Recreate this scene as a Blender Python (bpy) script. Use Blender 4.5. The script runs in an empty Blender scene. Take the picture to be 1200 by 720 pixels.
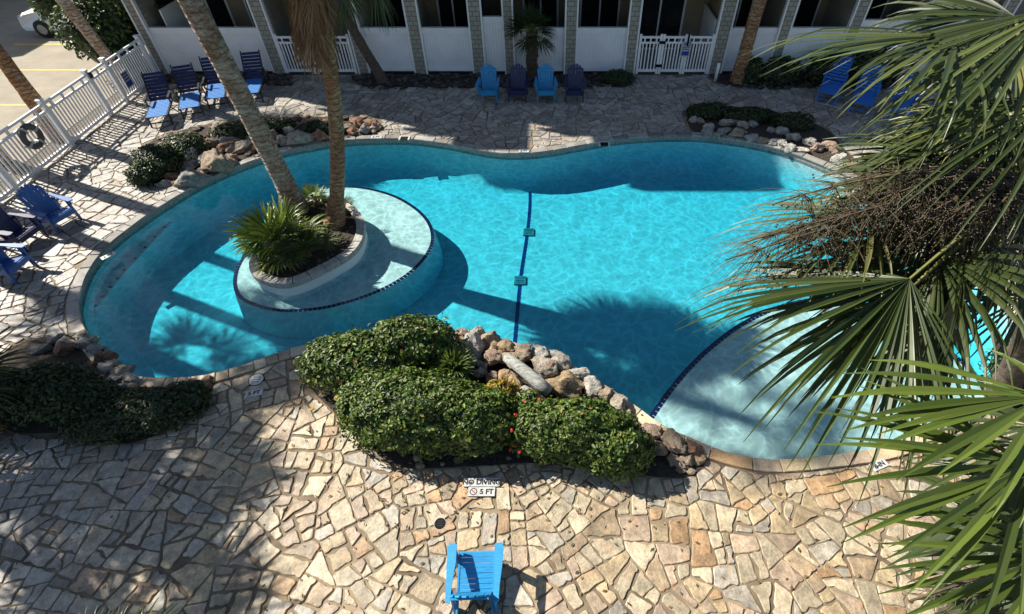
import bpy, bmesh, math, random
import numpy as np
from mathutils import Vector, Matrix, noise
random.seed(7); np.random.seed(7)
R_ = math.radians
C = bpy.context.scene.collection
scene = bpy.context.scene

# ------------------------------------------------------------------ camera, sky, sun, exposure
H = 7.9; F = 605.0; CX = 640.0; CY = 360.0; TH = R_(46.5)
ST, CT = math.sin(TH), math.cos(TH)
cam_d = bpy.data.cameras.new("camera"); cam = bpy.data.objects.new("camera", cam_d); C.objects.link(cam)
cam.location = (0, 0, H); cam.rotation_euler = (math.pi/2 - TH, 0, 0)
cam_d.sensor_width = 36; cam_d.lens = 36*F/1200; cam_d.shift_x = -40/1200
cam_d.clip_start = 0.05; cam_d.clip_end = 2000
scene.camera = cam
SUN_EL = R_(41); SUN_H = Vector((-0.917, 0.40, 0)).normalized()      # direction towards the sun on the ground
world = bpy.data.worlds.new("World"); scene.world = world; world.use_nodes = True
wn = world.node_tree; bg = wn.nodes["Background"]
sky = wn.nodes.new("ShaderNodeTexSky"); sky.sky_type = 'NISHITA'; sky.sun_disc = False
sky.sun_elevation = SUN_EL; sky.sun_rotation = math.atan2(SUN_H.x, SUN_H.y)
sky.air_density = 1.0; sky.dust_density = 0.6; sky.ozone_density = 1.0
wn.links.new(sky.outputs[0], bg.inputs[0]); bg.inputs[1].default_value = 0.064
sd = bpy.data.lights.new("sun", 'SUN'); sun = bpy.data.objects.new("sun", sd); C.objects.link(sun)
sd.energy = 5.0; sd.angle = R_(0.55); sd.color = (1.0, 0.94, 0.83)
sv = Vector((SUN_H.x*math.cos(SUN_EL), SUN_H.y*math.cos(SUN_EL), math.sin(SUN_EL)))
sun.rotation_euler = sv.to_track_quat('Z', 'Y').to_euler(); sun.location = sv*60
vs = scene.view_settings; vs.view_transform = 'Standard'; vs.look = 'None'; vs.exposure = 1.05; vs.gamma = 1
vs.use_curve_mapping = False
try:
    scene.cycles.transparent_max_bounces = 24
except Exception: pass

def G(px, py, z=0.0):
    """pixel of the photograph -> point on the horizontal plane z"""
    v = (py-CY)/F; d = (H-z)/(ST+v*CT)
    return Vector(((px-CX)/F*d, d*(CT-v*ST), z))
def U(px, py, d):
    """pixel + distance along the axis -> point"""
    v = (py-CY)/F
    return Vector(((px-CX)/F*d, d*(CT-v*ST), H-d*(ST+v*CT)))
def pix(p):
    x, y, z = p; zz = z-H
    d = y*CT - zz*ST; yy = -(y*ST + zz*CT)
    return (CX+F*x/d, CY+F*yy/d, d)

# ------------------------------------------------------------------ materials
MATS = {}
def nodes_mat(name):
    m = bpy.data.materials.new(name); m.use_nodes = True
    nt = m.node_tree; b = nt.nodes["Principled BSDF"]; MATS[name] = m
    return m, nt, b
def N(nt, t, **kw):
    n = nt.nodes.new(t)
    for k, v in kw.items(): setattr(n, k, v)
    return n
def ramp(nt, fac, stops):
    r = N(nt, "ShaderNodeValToRGB"); e = r.color_ramp.elements
    while len(e) < len(stops): e.new(0.5)
    for i, (p, c) in enumerate(stops):
        e[i].position = p; e[i].color = (c[0], c[1], c[2], 1)
    nt.links.new(fac, r.inputs[0]); return r.outputs[0]
def noise_n(nt, scale, detail=4, rough=0.6, stretch=None, coord='Object'):
    tc = N(nt, "ShaderNodeTexCoord"); out = tc.outputs[coord]
    if coord == 'World':
        pass
    if stretch:
        mp = N(nt, "ShaderNodeMapping"); mp.inputs['Scale'].default_value = stretch
        nt.links.new(out, mp.inputs[0]); out = mp.outputs[0]
    n = N(nt, "ShaderNodeTexNoise"); n.inputs['Scale'].default_value = scale
    n.inputs['Detail'].default_value = detail; n.inputs['Roughness'].default_value = rough
    nt.links.new(out, n.inputs['Vector']); return n.outputs[0]
def add_bump(nt, b, h, strength=0.3, dist=0.02):
    bp = N(nt, "ShaderNodeBump"); bp.inputs['Strength'].default_value = strength; bp.inputs['Distance'].default_value = dist
    nt.links.new(h, bp.inputs['Height']); nt.links.new(bp.outputs[0], b.inputs['Normal'])
def mix(nt, a, b, fac, mode='MIX'):
    m = N(nt, "ShaderNodeMix", data_type='RGBA', blend_type=mode)
    for s, v in ((6, a), (7, b)):
        if isinstance(v, tuple): m.inputs[s].default_value = (*v[:3], 1)
        else: nt.links.new(v, m.inputs[s])
    if isinstance(fac, (int, float)): m.inputs[0].default_value = fac
    else: nt.links.new(fac, m.inputs[0])
    return m.outputs[2]
def simple(name, c1, c2=None, scale=6, rough=0.6, bump=0.0, bdist=0.01, stretch=None, spec=0.5, detail=4, lo=0.35, hi=0.65):
    m, nt, b = nodes_mat(name)
    b.inputs['Roughness'].default_value = rough; b.inputs['Specular IOR Level'].default_value = spec
    if c2 is None: c2 = tuple(x*0.8 for x in c1)
    n = noise_n(nt, scale, detail, stretch=stretch)
    nt.links.new(ramp(nt, n, [(lo, c2), (hi, c1)]), b.inputs['Base Color'])
    if bump: add_bump(nt, b, n, bump, bdist)
    return m
def attr_mat(name, rough=0.7, mott=0.35, sc1=3.0, sc2=30.0, bump=0.4, bdist=0.01, spec=0.4, vein=None):
    m, nt, b = nodes_mat(name)
    a = N(nt, "ShaderNodeAttribute"); a.attribute_name = "tint"
    geo = N(nt, "ShaderNodeNewGeometry")
    n1 = N(nt, "ShaderNodeTexNoise"); n1.inputs['Scale'].default_value = sc1; n1.inputs['Detail'].default_value = 5
    n2 = N(nt, "ShaderNodeTexNoise"); n2.inputs['Scale'].default_value = sc2; n2.inputs['Detail'].default_value = 6; n2.inputs['Roughness'].default_value = 0.7
    nt.links.new(geo.outputs['Position'], n1.inputs['Vector']); nt.links.new(geo.outputs['Position'], n2.inputs['Vector'])
    g1 = ramp(nt, n1.outputs[0], [(0.3, (1-mott,)*3), (0.7, (1+mott*0.3,)*3)])
    g2 = ramp(nt, n2.outputs[0], [(0.32, (1-mott,)*3), (0.62, (1.06,)*3)])
    c = mix(nt, a.outputs['Color'], g1, 1.0, 'MULTIPLY'); c = mix(nt, c, g2, 1.0, 'MULTIPLY')
    if vein:
        n3 = N(nt, "ShaderNodeTexNoise"); n3.inputs['Scale'].default_value = 5.5; n3.inputs['Detail'].default_value = 3; n3.inputs['Distortion'].default_value = 0.8
        nt.links.new(geo.outputs['Position'], n3.inputs['Vector'])
        f = ramp(nt, n3.outputs[0], [(0.6, (0, 0, 0)), (0.74, (0.65,)*3)])
        c = mix(nt, c, vein, f)
    nt.links.new(c, b.inputs['Base Color']); b.inputs['Roughness'].default_value = rough
    b.inputs['Specular IOR Level'].default_value = spec
    s = N(nt, "ShaderNodeMath", operation='ADD'); nt.links.new(n1.outputs[0], s.inputs[0]); nt.links.new(n2.outputs[0], s.inputs[1])
    add_bump(nt, b, s.outputs[0], bump, bdist)
    return m
def leaf_mat(name, rough=0.42, trans=0.25, spec=0.5):
    m, nt, b = nodes_mat(name)
    a = N(nt, "ShaderNodeAttribute"); a.attribute_name = "tint"
    nt.links.new(a.outputs['Color'], b.inputs['Base Color']); b.inputs['Roughness'].default_value = rough
    b.inputs['Specular IOR Level'].default_value = spec
    t = N(nt, "ShaderNodeBsdfTranslucent"); mx = N(nt, "ShaderNodeMixShader"); mx.inputs[0].default_value = trans
    tc = mix(nt, a.outputs['Color'], (1.5, 1.45, 1.0), 1.0, 'MULTIPLY'); nt.links.new(tc, t.inputs[0])
    out = nt.nodes["Material Output"]
    nt.links.new(b.outputs[0], mx.inputs[1]); nt.links.new(t.outputs[0], mx.inputs[2]); nt.links.new(mx.outputs[0], out.inputs[0])
    return m
M_stone = attr_mat("flagstone", rough=0.5, mott=0.44, sc1=5, sc2=24, bump=0.9, bdist=0.012, spec=0.55, vein=(0.46, 0.25, 0.11))
M_rock = attr_mat("rock", rough=0.8, mott=0.5, sc1=7, sc2=32, bump=1.0, bdist=0.07, vein=(0.38, 0.2, 0.11))
M_leaf = leaf_mat("hedge_leaf", rough=0.45, trans=0.2, spec=0.35)
M_frond = leaf_mat("palm_leaf", rough=0.42, trans=0.28, spec=0.45)
M_mortar = simple("mortar", (0.30, 0.232, 0.15), (0.085, 0.06, 0.038), scale=0.9, rough=0.9, bump=0.5, detail=8)
M_soil = simple("soil", (0.055, 0.04, 0.028), (0.02, 0.015, 0.01), scale=14, rough=0.95, bump=1.0, bdist=0.04, detail=8)
M_white = simple("white_vinyl", (0.84, 0.84, 0.83), (0.76, 0.76, 0.76), scale=3, rough=0.45)
M_plaster = simple("pool_plaster", (0.66, 0.735, 0.715), (0.58, 0.65, 0.63), scale=2.5, rough=0.8, detail=7)
M_navytile = simple("navy_tile", (0.012, 0.02, 0.10), (0.006, 0.01, 0.04), scale=40, rough=0.2)
M_line = simple("blue_line_tile", (0.015, 0.05, 0.22), (0.01, 0.03, 0.15), scale=20, rough=0.3)
M_coping = attr_mat("coping", rough=0.75, mott=0.35, sc1=3, sc2=30, bump=0.4)
M_band = simple("waterline_band", (0.30, 0.29, 0.25), (0.13, 0.13, 0.12), scale=18, rough=0.5)
M_asphalt = simple("parking_concrete", (0.31, 0.27, 0.205), (0.22, 0.19, 0.145), scale=1.3, rough=0.9, bump=0.2, detail=10, lo=0.3, hi=0.7)
M_ground = simple("ground_soil", (0.16, 0.13, 0.09), (0.09, 0.08, 0.05), scale=0.8, rough=0.95, detail=8)
M_yellow = simple("yellow_paint", (0.62, 0.43, 0.08), (0.45, 0.35, 0.14), scale=5, rough=0.8, detail=8)
M_azure = simple("azure_lumber", (0.016, 0.26, 0.53), (0.012, 0.19, 0.40), scale=7, detail=8, rough=0.5, stretch=(1, 8, 1))
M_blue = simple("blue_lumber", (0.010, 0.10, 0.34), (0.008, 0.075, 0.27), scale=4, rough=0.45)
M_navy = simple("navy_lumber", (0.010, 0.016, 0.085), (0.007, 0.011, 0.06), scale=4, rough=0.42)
M_seatblue = simple("sling_blue", (0.02, 0.16, 0.46), (0.016, 0.13, 0.38), scale=9, rough=0.6)
M_cobalt = simple("cobalt_lumber", (0.012, 0.14, 0.50), (0.01, 0.11, 0.42), scale=5, rough=0.45)
M_darkmetal = simple("dark_metal", (0.02, 0.021, 0.025), (0.012, 0.012, 0.014), scale=8, rough=0.4)
M_black = simple("black_plastic", (0.012, 0.012, 0.013), (0.006, 0.006, 0.006), scale=20, rough=0.7, spec=0.1)
def trunk_mat(name, pale, brown, dark, lo, hi):
    m, nt, b = nodes_mat(name); b.inputs['Roughness'].default_value = 0.9
    big_ = noise_n(nt, 2.2, 5, 0.65); fine = noise_n(nt, 11, 8, 0.7, stretch=(1, 1, 3.0)); spot = noise_n(nt, 5.0, 4, 0.6, stretch=(1.3, 1.3, 0.6))
    c = ramp(nt, big_, [(lo, brown), (hi, pale)])
    c = mix(nt, c, (0.40, 0.42, 0.34), ramp(nt, spot, [(0.60, (0, 0, 0)), (0.70, (0.7,)*3)]))
    c = mix(nt, c, ramp(nt, fine, [(0.34, dark), (0.6, (1.1,)*3)]), 1.0, 'MULTIPLY')
    tc = N(nt, "ShaderNodeTexCoord"); wv = N(nt, "ShaderNodeTexWave"); wv.bands_direction = 'Z'; wv.inputs['Scale'].default_value = 2.6; wv.inputs['Distortion'].default_value = 7.0; wv.inputs['Detail'].default_value = 3; wv.inputs['Detail Scale'].default_value = 2.0
    nt.links.new(tc.outputs['Object'], wv.inputs['Vector'])
    c = mix(nt, c, ramp(nt, wv.outputs[0], [(0.05, (0.66, 0.62, 0.58)), (0.3, (1.04,)*3)]), 1.0, 'MULTIPLY')
    sm = N(nt, "ShaderNodeMath", operation='ADD'); nt.links.new(fine, sm.inputs[0]); nt.links.new(wv.outputs[0], sm.inputs[1])
    nt.links.new(c, b.inputs['Base Color']); add_bump(nt, b, sm.outputs[0], 1.0, 0.04); return m
M_trunk = trunk_mat("palm_trunk", (0.56, 0.48, 0.38), (0.36, 0.23, 0.14), (0.36, 0.32, 0.28), 0.42, 0.58)
M_trunk2 = trunk_mat("brown_palm_trunk", (0.50, 0.33, 0.185), (0.36, 0.175, 0.08), (0.30, 0.24, 0.18), 0.42, 0.62)
M_bark = simple("bark", (0.12, 0.085, 0.06), (0.05, 0.035, 0.025), scale=14, rough=0.95, bump=0.8, bdist=0.02)
M_tanwall = simple("tan_siding", (0.34, 0.275, 0.18), (0.28, 0.225, 0.15), scale=2, rough=0.8)
M_taupe = simple("taupe_wall", (0.34, 0.31, 0.26), (0.28, 0.255, 0.21), scale=2, rough=0.85)
M_roof = simple("roof_shingle", (0.10, 0.10, 0.105), (0.06, 0.06, 0.06), scale=9, rough=0.9)
M_carpaint = simple("white_car_paint", (0.72, 0.74, 0.77), (0.70, 0.72, 0.75), scale=2, rough=0.2)
M_tyre = simple("tyre_rubber", (0.02, 0.02, 0.02), scale=9, rough=0.8)
M_log = simple("weathered_wood", (0.36, 0.36, 0.33), (0.13, 0.14, 0.13), scale=5, rough=0.85, bump=0.8, stretch=(1, 6, 6), detail=8)
M_teal = simple("drain_plastic", (0.20, 0.32, 0.28), (0.15, 0.25, 0.22), scale=20, rough=0.6)
M_tilewhite = simple("marker_tile", (0.52, 0.52, 0.50), (0.36, 0.36, 0.35), scale=14, rough=0.35)
M_ink = simple("marker_ink", (0.012, 0.012, 0.014), scale=20, rough=0.5)
M_redink = simple("marker_red", (0.45, 0.03, 0.03), scale=20, rough=0.5)
M_bluesign = simple("sign_blue", (0.02, 0.06, 0.30), scale=8, rough=0.4)
M_dry = simple("dry_fibre", (0.26, 0.15, 0.075), (0.10, 0.055, 0.03), scale=20, rough=0.9, stretch=(6, 6, 1))
M_twig = simple("fruit_stalk", (0.10, 0.07, 0.036), (0.035, 0.025, 0.014), scale=12, rough=0.8)
M_berry = simple("berry", (0.035, 0.03, 0.012), (0.012, 0.01, 0.006), scale=40, rough=0.35)
M_grey = simple("grey_block", (0.42, 0.40, 0.355), (0.27, 0.255, 0.225), scale=9, rough=0.85, bump=0.5)
M_ring = simple("life_ring_grey", (0.10, 0.10, 0.105), (0.06, 0.06, 0.06), scale=8, rough=0.7)

m, nt, b = nodes_mat("dark_glass"); b.inputs['Base Color'].default_value = (0.012, 0.014, 0.016, 1); b.inputs['Roughness'].default_value = 0.08
nt.links.new(ramp(nt, noise_n(nt, 0.7, 2), [(0.3, (0.008, 0.009, 0.011)), (0.7, (0.02, 0.022, 0.025))]), b.inputs['Base Color']); M_glass = m
# bead-board panels: fine vertical grooves
m, nt, b = nodes_mat("bead_board"); M_bead = m
tc = N(nt, "ShaderNodeTexCoord"); wv = N(nt, "ShaderNodeTexWave"); wv.wave_type = 'BANDS'; wv.bands_direction = 'X'; wv.inputs['Scale'].default_value = 3.2
wv.inputs['Distortion'].default_value = 0; nt.links.new(tc.outputs['Object'], wv.inputs['Vector'])
g = ramp(nt, wv.outputs[0], [(0.0, (0.66,)*3), (0.12, (0.84, 0.84, 0.85))])
nt.links.new(mix(nt, g, ramp(nt, noise_n(nt, 1.5, 6), [(0.3, (0.86,)*3), (0.7, (1,)*3)]), 1, 'MULTIPLY'), b.inputs['Base Color']); b.inputs['Roughness'].default_value = 0.5
add_bump(nt, b, g, 0.4, 0.01)
# shingled columns: small courses, too far off to build one by one
m, nt, b = nodes_mat("column_shingle"); M_shingle = m
tc = N(nt, "ShaderNodeTexCoord"); sx = N(nt, "ShaderNodeSeparateXYZ"); nt.links.new(tc.outputs['Object'], sx.inputs[0])
ad = N(nt, "ShaderNodeMath", operation='ADD'); nt.links.new(sx.outputs[0], ad.inputs[0]); nt.links.new(sx.outputs[1], ad.inputs[1])
cb = N(nt, "ShaderNodeCombineXYZ"); nt.links.new(ad.outputs[0], cb.inputs[0]); nt.links.new(sx.outputs[2], cb.inputs[1])
bt = N(nt, "ShaderNodeTexBrick"); bt.inputs['Scale'].default_value = 1.0; bt.inputs['Brick Width'].default_value = 0.23; bt.inputs['Row Height'].default_value = 0.15
bt.inputs['Mortar Size'].default_value = 0.012; bt.inputs['Color1'].default_value = (0.36, 0.34, 0.28, 1); bt.inputs['Color2'].default_value = (0.29, 0.27, 0.22, 1); bt.inputs['Mortar'].default_value = (0.14, 0.13, 0.11, 1)
nt.links.new(cb.outputs[0], bt.inputs['Vector']); nt.links.new(bt.outputs[0], b.inputs['Base Color']); b.inputs['Roughness'].default_value = 0.85
# water: clear, fresnel gloss, ripples, caustic light pattern put into the transparent tint, absorbing body
m, nt, b = nodes_mat("pool_water"); M_water = m; nt.nodes.remove(b); out = nt.nodes["Material Output"]
tc = N(nt, "ShaderNodeTexCoord")
nw = N(nt, "ShaderNodeTexNoise"); nw.inputs['Scale'].default_value = 1.1; nw.inputs['Detail'].default_value = 4; nt.links.new(tc.outputs['Object'], nw.inputs['Vector'])
vm = N(nt, "ShaderNodeVectorMath", operation='MULTIPLY_ADD'); vm.inputs[1].default_value = (1.1, 1.1, 0.5)
nt.links.new(nw.outputs[1], vm.inputs[0]); nt.links.new(tc.outputs['Object'], vm.inputs[2])
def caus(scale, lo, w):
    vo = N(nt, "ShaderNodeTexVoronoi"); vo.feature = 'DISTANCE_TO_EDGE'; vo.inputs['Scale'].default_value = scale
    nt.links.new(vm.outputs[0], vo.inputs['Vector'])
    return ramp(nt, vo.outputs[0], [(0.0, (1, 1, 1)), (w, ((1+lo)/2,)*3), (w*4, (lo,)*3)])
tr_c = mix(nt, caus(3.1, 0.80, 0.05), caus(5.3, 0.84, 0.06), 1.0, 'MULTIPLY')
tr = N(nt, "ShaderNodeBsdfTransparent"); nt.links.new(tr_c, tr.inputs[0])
gl = N(nt, "ShaderNodeBsdfGlossy"); gl.inputs['Roughness'].default_value = 0.04
lw = N(nt, "ShaderNodeLayerWeight"); lw.inputs[0].default_value = 0.5
pw5 = N(nt, "ShaderNodeMath", operation='POWER'); pw5.inputs[1].default_value = 5; nt.links.new(lw.outputs['Facing'], pw5.inputs[0])
fr = N(nt, "ShaderNodeMath", operation='MULTIPLY_ADD'); fr.inputs[1].default_value = 0.98; fr.inputs[2].default_value = 0.02; nt.links.new(pw5.outputs[0], fr.inputs[0])
nr = N(nt, "ShaderNodeTexNoise"); nr.inputs['Scale'].default_value = 8; nr.inputs['Detail'].default_value = 3; nt.links.new(tc.outputs['Object'], nr.inputs['Vector'])
bp = N(nt, "ShaderNodeBump"); bp.inputs['Strength'].default_value = 0.25; bp.inputs['Distance'].default_value = 0.03; nt.links.new(nr.outputs[0], bp.inputs['Height'])
nt.links.new(bp.outputs[0], gl.inputs['Normal'])
ms = N(nt, "ShaderNodeMixShader"); nt.links.new(fr.outputs[0], ms.inputs[0]); nt.links.new(tr.outputs[0], ms.inputs[1]); nt.links.new(gl.outputs[0], ms.inputs[2])
nt.links.new(ms.outputs[0], out.inputs['Surface'])
va = N(nt, "ShaderNodeVolumeAbsorption"); va.inputs['Color'].default_value = (0.02, 0.862, 0.965, 1); va.inputs['Density'].default_value = 1.0
nt.links.new(va.outputs[0], out.inputs['Volume'])

# ------------------------------------------------------------------ helpers
def link(o, parent=None):
    C.objects.link(o)
    if parent is not None: o.parent = parent
    return o
def obj(name, mesh, mat, parent=None, smooth=False):
    o = bpy.data.objects.new(name, mesh)
    if mat is not None and len(mesh.materials) == 0: mesh.materials.append(mat)
    if smooth: mesh.shade_smooth()
    return link(o, parent)
def from_bm(name, bm, mat, parent=None, smooth=False):
    me = bpy.data.meshes.new(name); bm.to_mesh(me); bm.free()
    return obj(name, me, mat, parent, smooth)
def pyd(name, vs_, fs, mat, parent=None, smooth=False, tints=None):
    me = bpy.data.meshes.new(name); me.from_pydata([tuple(v) for v in vs_], [], fs); me.update()
    if tints is not None: set_tint(me, tints)
    return obj(name, me, mat, parent, smooth)
def set_tint(me, tints):
    """tints: one colour, or one per face"""
    a = me.attributes.new("tint", 'FLOAT_COLOR', 'FACE'); n = len(me.polygons)
    arr = np.ones((n, 4), np.float32); arr[:, :3] = np.asarray(tints, np.float32)
    a.data.foreach_set("color", arr.ravel())
def thing(name, label, cat, loc=(0, 0, 0), rz=0, group=None):
    o = bpy.data.objects.new(name, None); o.empty_display_size = 0.2; link(o)
    o.location = loc; o.rotation_euler = (0, 0, rz); tag(o, label, cat, group); return o
def tag(o, label, cat, group=None):
    o['label'] = label; o['category'] = cat
    if group: o['group'] = group
    return o
def struct(o): o['kind'] = 'structure'; return o
def stuff(o): o['kind'] = 'stuff'; return o
def dup(root, loc=None, rz=None, label=None):
    r = root.copy(); C.objects.link(r)
    if loc is not None: r.location = loc
    if rz is not None: r.rotation_euler = (0, 0, rz)
    if label: r['label'] = label
    for ch in list(root.children):
        c = ch.copy(); C.objects.link(c); c.parent = r
        for g_ in ch.children:
            d = g_.copy(); C.objects.link(d); d.parent = c
    return r
def box_bm(bm, c, s, rot=None, bevel=0.0):
    r = bmesh.ops.create_cube(bm, size=1); vv = r['verts']
    M = Matrix.Translation(c) @ (rot.to_4x4() if rot is not None else Matrix()) @ Matrix.Diagonal((*s, 1))
    bmesh.ops.transform(bm, matrix=M, verts=vv)
    if bevel:
        ed = list({e for v in vv for e in v.link_edges})
        bmesh.ops.bevel(bm, geom=ed, offset=bevel, segments=1, affect='EDGES')
def box(name, c, s, mat, parent=None, rot=None, bevel=0.0):
    bm = bmesh.new(); box_bm(bm, c, s, rot, bevel); return from_bm(name, bm, mat, parent)
def bar_rot(a, b):
    return (Vector(b)-Vector(a)).to_track_quat('X', 'Z').to_matrix()
def bar(name, a, b, w, h, mat, parent=None, bevel=0.0):
    a, b = Vector(a), Vector(b)
    return box(name, (a+b)/2, ((b-a).length, w, h), mat, parent, bar_rot(a, b), bevel)
def bar_bm(bm, a, b, w, h, bevel=0.0):
    a, b = Vector(a), Vector(b); box_bm(bm, (a+b)/2, ((b-a).length, w, h), bar_rot(a, b), bevel)
def tube_data(pts, rad, n=8, cap=True):
    """verts, faces of a tube along pts with radius list"""
    pts = [Vector(p) for p in pts]; V = []; Fc = []; k = len(pts)
    ref = Vector((0.3, 0.9, 0.1))
    for i, p in enumerate(pts):
        t = (pts[min(i+1, k-1)]-pts[max(i-1, 0)]).normalized()
        x = t.cross(ref)
        if x.length < 1e-3: x = t.cross(Vector((1, 0, 0)))
        x.normalize(); y = t.cross(x); r = rad[i] if hasattr(rad, '__len__') else rad
        for j in range(n):
            a = 2*math.pi*j/n; V.append(p+(x*math.cos(a)+y*math.sin(a))*r)
    for i in range(k-1):
        for j in range(n):
            Fc.append((i*n+j, i*n+(j+1) % n, (i+1)*n+(j+1) % n, (i+1)*n+j))
    if cap:
        Fc.append(tuple(range(n-1, -1, -1))); Fc.append(tuple((k-1)*n+j for j in range(n)))
    return V, Fc
def tube(name, pts, rad, mat, parent=None, n=8, smooth=True):
    V, Fc = tube_data(pts, rad, n); return pyd(name, V, Fc, mat, parent, smooth)
def spline(pts, per=8, closed=True):
    pts = [Vector(p) for p in pts]; n = len(pts); out = []
    rng = range(n) if closed else range(n-1)
    for i in rng:
        g_ = lambda k: pts[k % n] if closed else pts[max(0, min(n-1, k))]
        p0, p1, p2, p3 = g_(i-1), g_(i), g_(i+1), g_(i+2)
        for s in range(per):
            t = s/per
            out.append(0.5*((2*p1)+(-p0+p2)*t+(2*p0-5*p1+4*p2-p3)*t*t+(-p0+3*p1-3*p2+p3)*t**3))
    if not closed: out.append(pts[-1])
    return out
def resample(pts, step, closed=True):
    P = pts+[pts[0]] if closed else list(pts); out = []; acc = 0
    L = sum((P[i+1]-P[i]).length for i in range(len(P)-1)); n = max(8, int(round(L/step))); st = L/n
    d = 0; i = 0; seg = (P[1]-P[0]).length; pos = 0
    for k in range(n if closed else n+1):
        t = k*st
        while i < len(P)-2 and pos+seg < t: pos += seg; i += 1; seg = (P[i+1]-P[i]).length
        out.append(P[i].lerp(P[i+1], (t-pos)/seg if seg > 1e-9 else 0))
    return out
def area2(p): return 0.5*sum(p[i].x*p[(i+1) % len(p)].y-p[(i+1) % len(p)].x*p[i].y for i in range(len(p)))
def offset(poly, d):
    """offset a counter-clockwise loop outward by d (inward if negative)"""
    n = len(poly); out = []
    for i in range(n):
        t = poly[(i+1) % n]-poly[i-1]; t.z = 0; t.normalize(); nn = Vector((t.y, -t.x, 0))
        out.append(poly[i]+nn*d)
    return out
def inside(p, poly):
    x, y = p[0], p[1]; c = False; j = len(poly)-1
    for i in range(len(poly)):
        a, b_ = poly[i], poly[j]
        if (a.y > y) != (b_.y > y) and x < (b_.x-a.x)*(y-a.y)/(b_.y-a.y)+a.x: c = not c
        j = i
    return c
def ccw(p): return p if area2(p) > 0 else p[::-1]
def setz(p, z): return [Vector((q.x, q.y, z)) for q in p]
def fill_loops(name, loops, mat, parent=None):
    bm = bmesh.new(); eds = []
    for lp in loops:
        vs2 = [bm.verts.new(p) for p in lp]
        eds += [bm.edges.new((vs2[i], vs2[(i+1) % len(vs2)])) for i in range(len(vs2))]
    bmesh.ops.triangle_fill(bm, use_beauty=True, edges=eds)
    bmesh.ops.recalc_face_normals(bm, faces=bm.faces)
    if sum(f.normal.z for f in bm.faces) < 0: bmesh.ops.reverse_faces(bm, faces=bm.faces)
    return from_bm(name, bm, mat, parent)
def prism(name, poly, z0, z1, mat, parent=None, bevel=0):
    bm = bmesh.new(); poly = ccw(poly); n = len(poly)
    a = [bm.verts.new((p.x, p.y, z0)) for p in poly]; t = [bm.verts.new((p.x, p.y, z1)) for p in poly]
    bm.faces.new(t); bm.faces.new(a[::-1])
    for i in range(n): bm.faces.new((a[i], a[(i+1) % n], t[(i+1) % n], t[i]))
    return from_bm(name, bm, mat, parent)
def ring_strip(name, loops, mat, parent=None, smooth=False):
    """skin between successive closed loops of equal length"""
    n = len(loops[0]); V = [p for l in loops for p in l]; Fc = []
    for k in range(len(loops)-1):
        for i in range(n): Fc.append((k*n+i, k*n+(i+1) % n, (k+1)*n+(i+1) % n, (k+1)*n+i))
    return pyd(name, V, Fc, mat, parent, smooth)

# ------------------------------------------------------------------ layout: pool, beds
WZ = -0.13
pool_px = [(93,345),(105,315),(130,285),(165,258),(200,235),(235,215),(275,197),(330,178),(390,167),(430,163.5),(480,163.5),(530,170),(570,178),(605,180.5),(640,178),
           (680,171),(720,164),(770,160),(820,160),(870,166),(920,177),(960,192),(1000,210),(1060,248),(1110,283),(1155,320),(1185,360),(1195,400),(1185,435),(1150,470),
           (1100,500),(1040,525),(960,537),(900,541),(850,532),(810,516),(775,500),(740,475),(710,455),(660,425),(600,403),(550,392),(500,392),(450,395),(400,398),(345,410),(300,425),(250,440),(205,445),(160,443),(135,430),(115,410),(98,385),(91,365)]
pool = ccw(resample(spline([G(x, y, 0) for x, y in pool_px], 6), 0.22))
bed_px = {
 'front': [(358,440),(400,400),(480,395),(560,398),(620,420),(700,455),(760,500),(815,530),(822,548),(800,560),(740,556),(640,543),(560,546),(470,548),(432,522),(398,490)],
 'left': [(0,425),(40,398),(110,400),(150,440),(245,443),(238,468),(205,498),(150,520),(90,508),(0,500)],
 'topleft': [(165,205),(160,180),(190,160),(240,148),(300,140),(430,138),(442,155),(400,166),(330,176),(270,197),(225,218),(190,215)],
 'topright': [(808,130),(850,125),(910,132),(965,150),(985,170),(1010,200),(985,202),(930,178),(870,164),(815,157)],
 'right': [(1165,395),(1195,420),(1280,440),(1290,500),(1180,485),(1140,478),(1165,455)],
}
beds = {k: ccw(spline([G(x, y, 0) for x, y in v], 4)) for k, v in bed_px.items()}
FY = 19.35      # facade plane
beds['facade1'] = [Vector(p) for p in ((-14.0, 18.55, 0), (-9.0, 18.3, 0), (-9.35, 19.3, 0), (-14.0, 19.3, 0))]
beds['facade2'] = [Vector(p) for p in ((-7.1, 18.9, 0), (-6.2, 18.0, 0), (-2.6, 18.15, 0), (3.0, 18.2, 0), (3.15, 19.3, 0), (-6.8, 19.3, 0))]
beds['facade3'] = [Vector(p) for p in ((6.1, 18.6, 0), (7.2, 18.0, 0), (9.5, 18.1, 0), (14.5, 18.1, 0), (14.5, 19.3, 0), (6.0, 19.3, 0))]

# ------------------------------------------------------------------ ground
big = [Vector(p) for p in ((-150, -60, -0.03), (150, -60, -0.03), (150, 300, -0.03), (-150, 300, -0.03))]
g_out = offset(pool, 0.25)
ground = struct(fill_loops("ground", [big, setz(g_out, -0.03)], M_ground))
park = struct(prism("parking_lot", [Vector(p) for p in ((-60, -5, 0), (-15.0, -5, 0), (-15.0, 60, 0), (-60, 60, 0))], -0.2, -0.012, M_asphalt))
for k, py in enumerate((28, 52, 82, 123, 176)):
    y = G(60, py).y
    box("parking_line", (-19.0, y, -0.010), (5.4, 0.11, 0.008), M_yellow, park)

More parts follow.
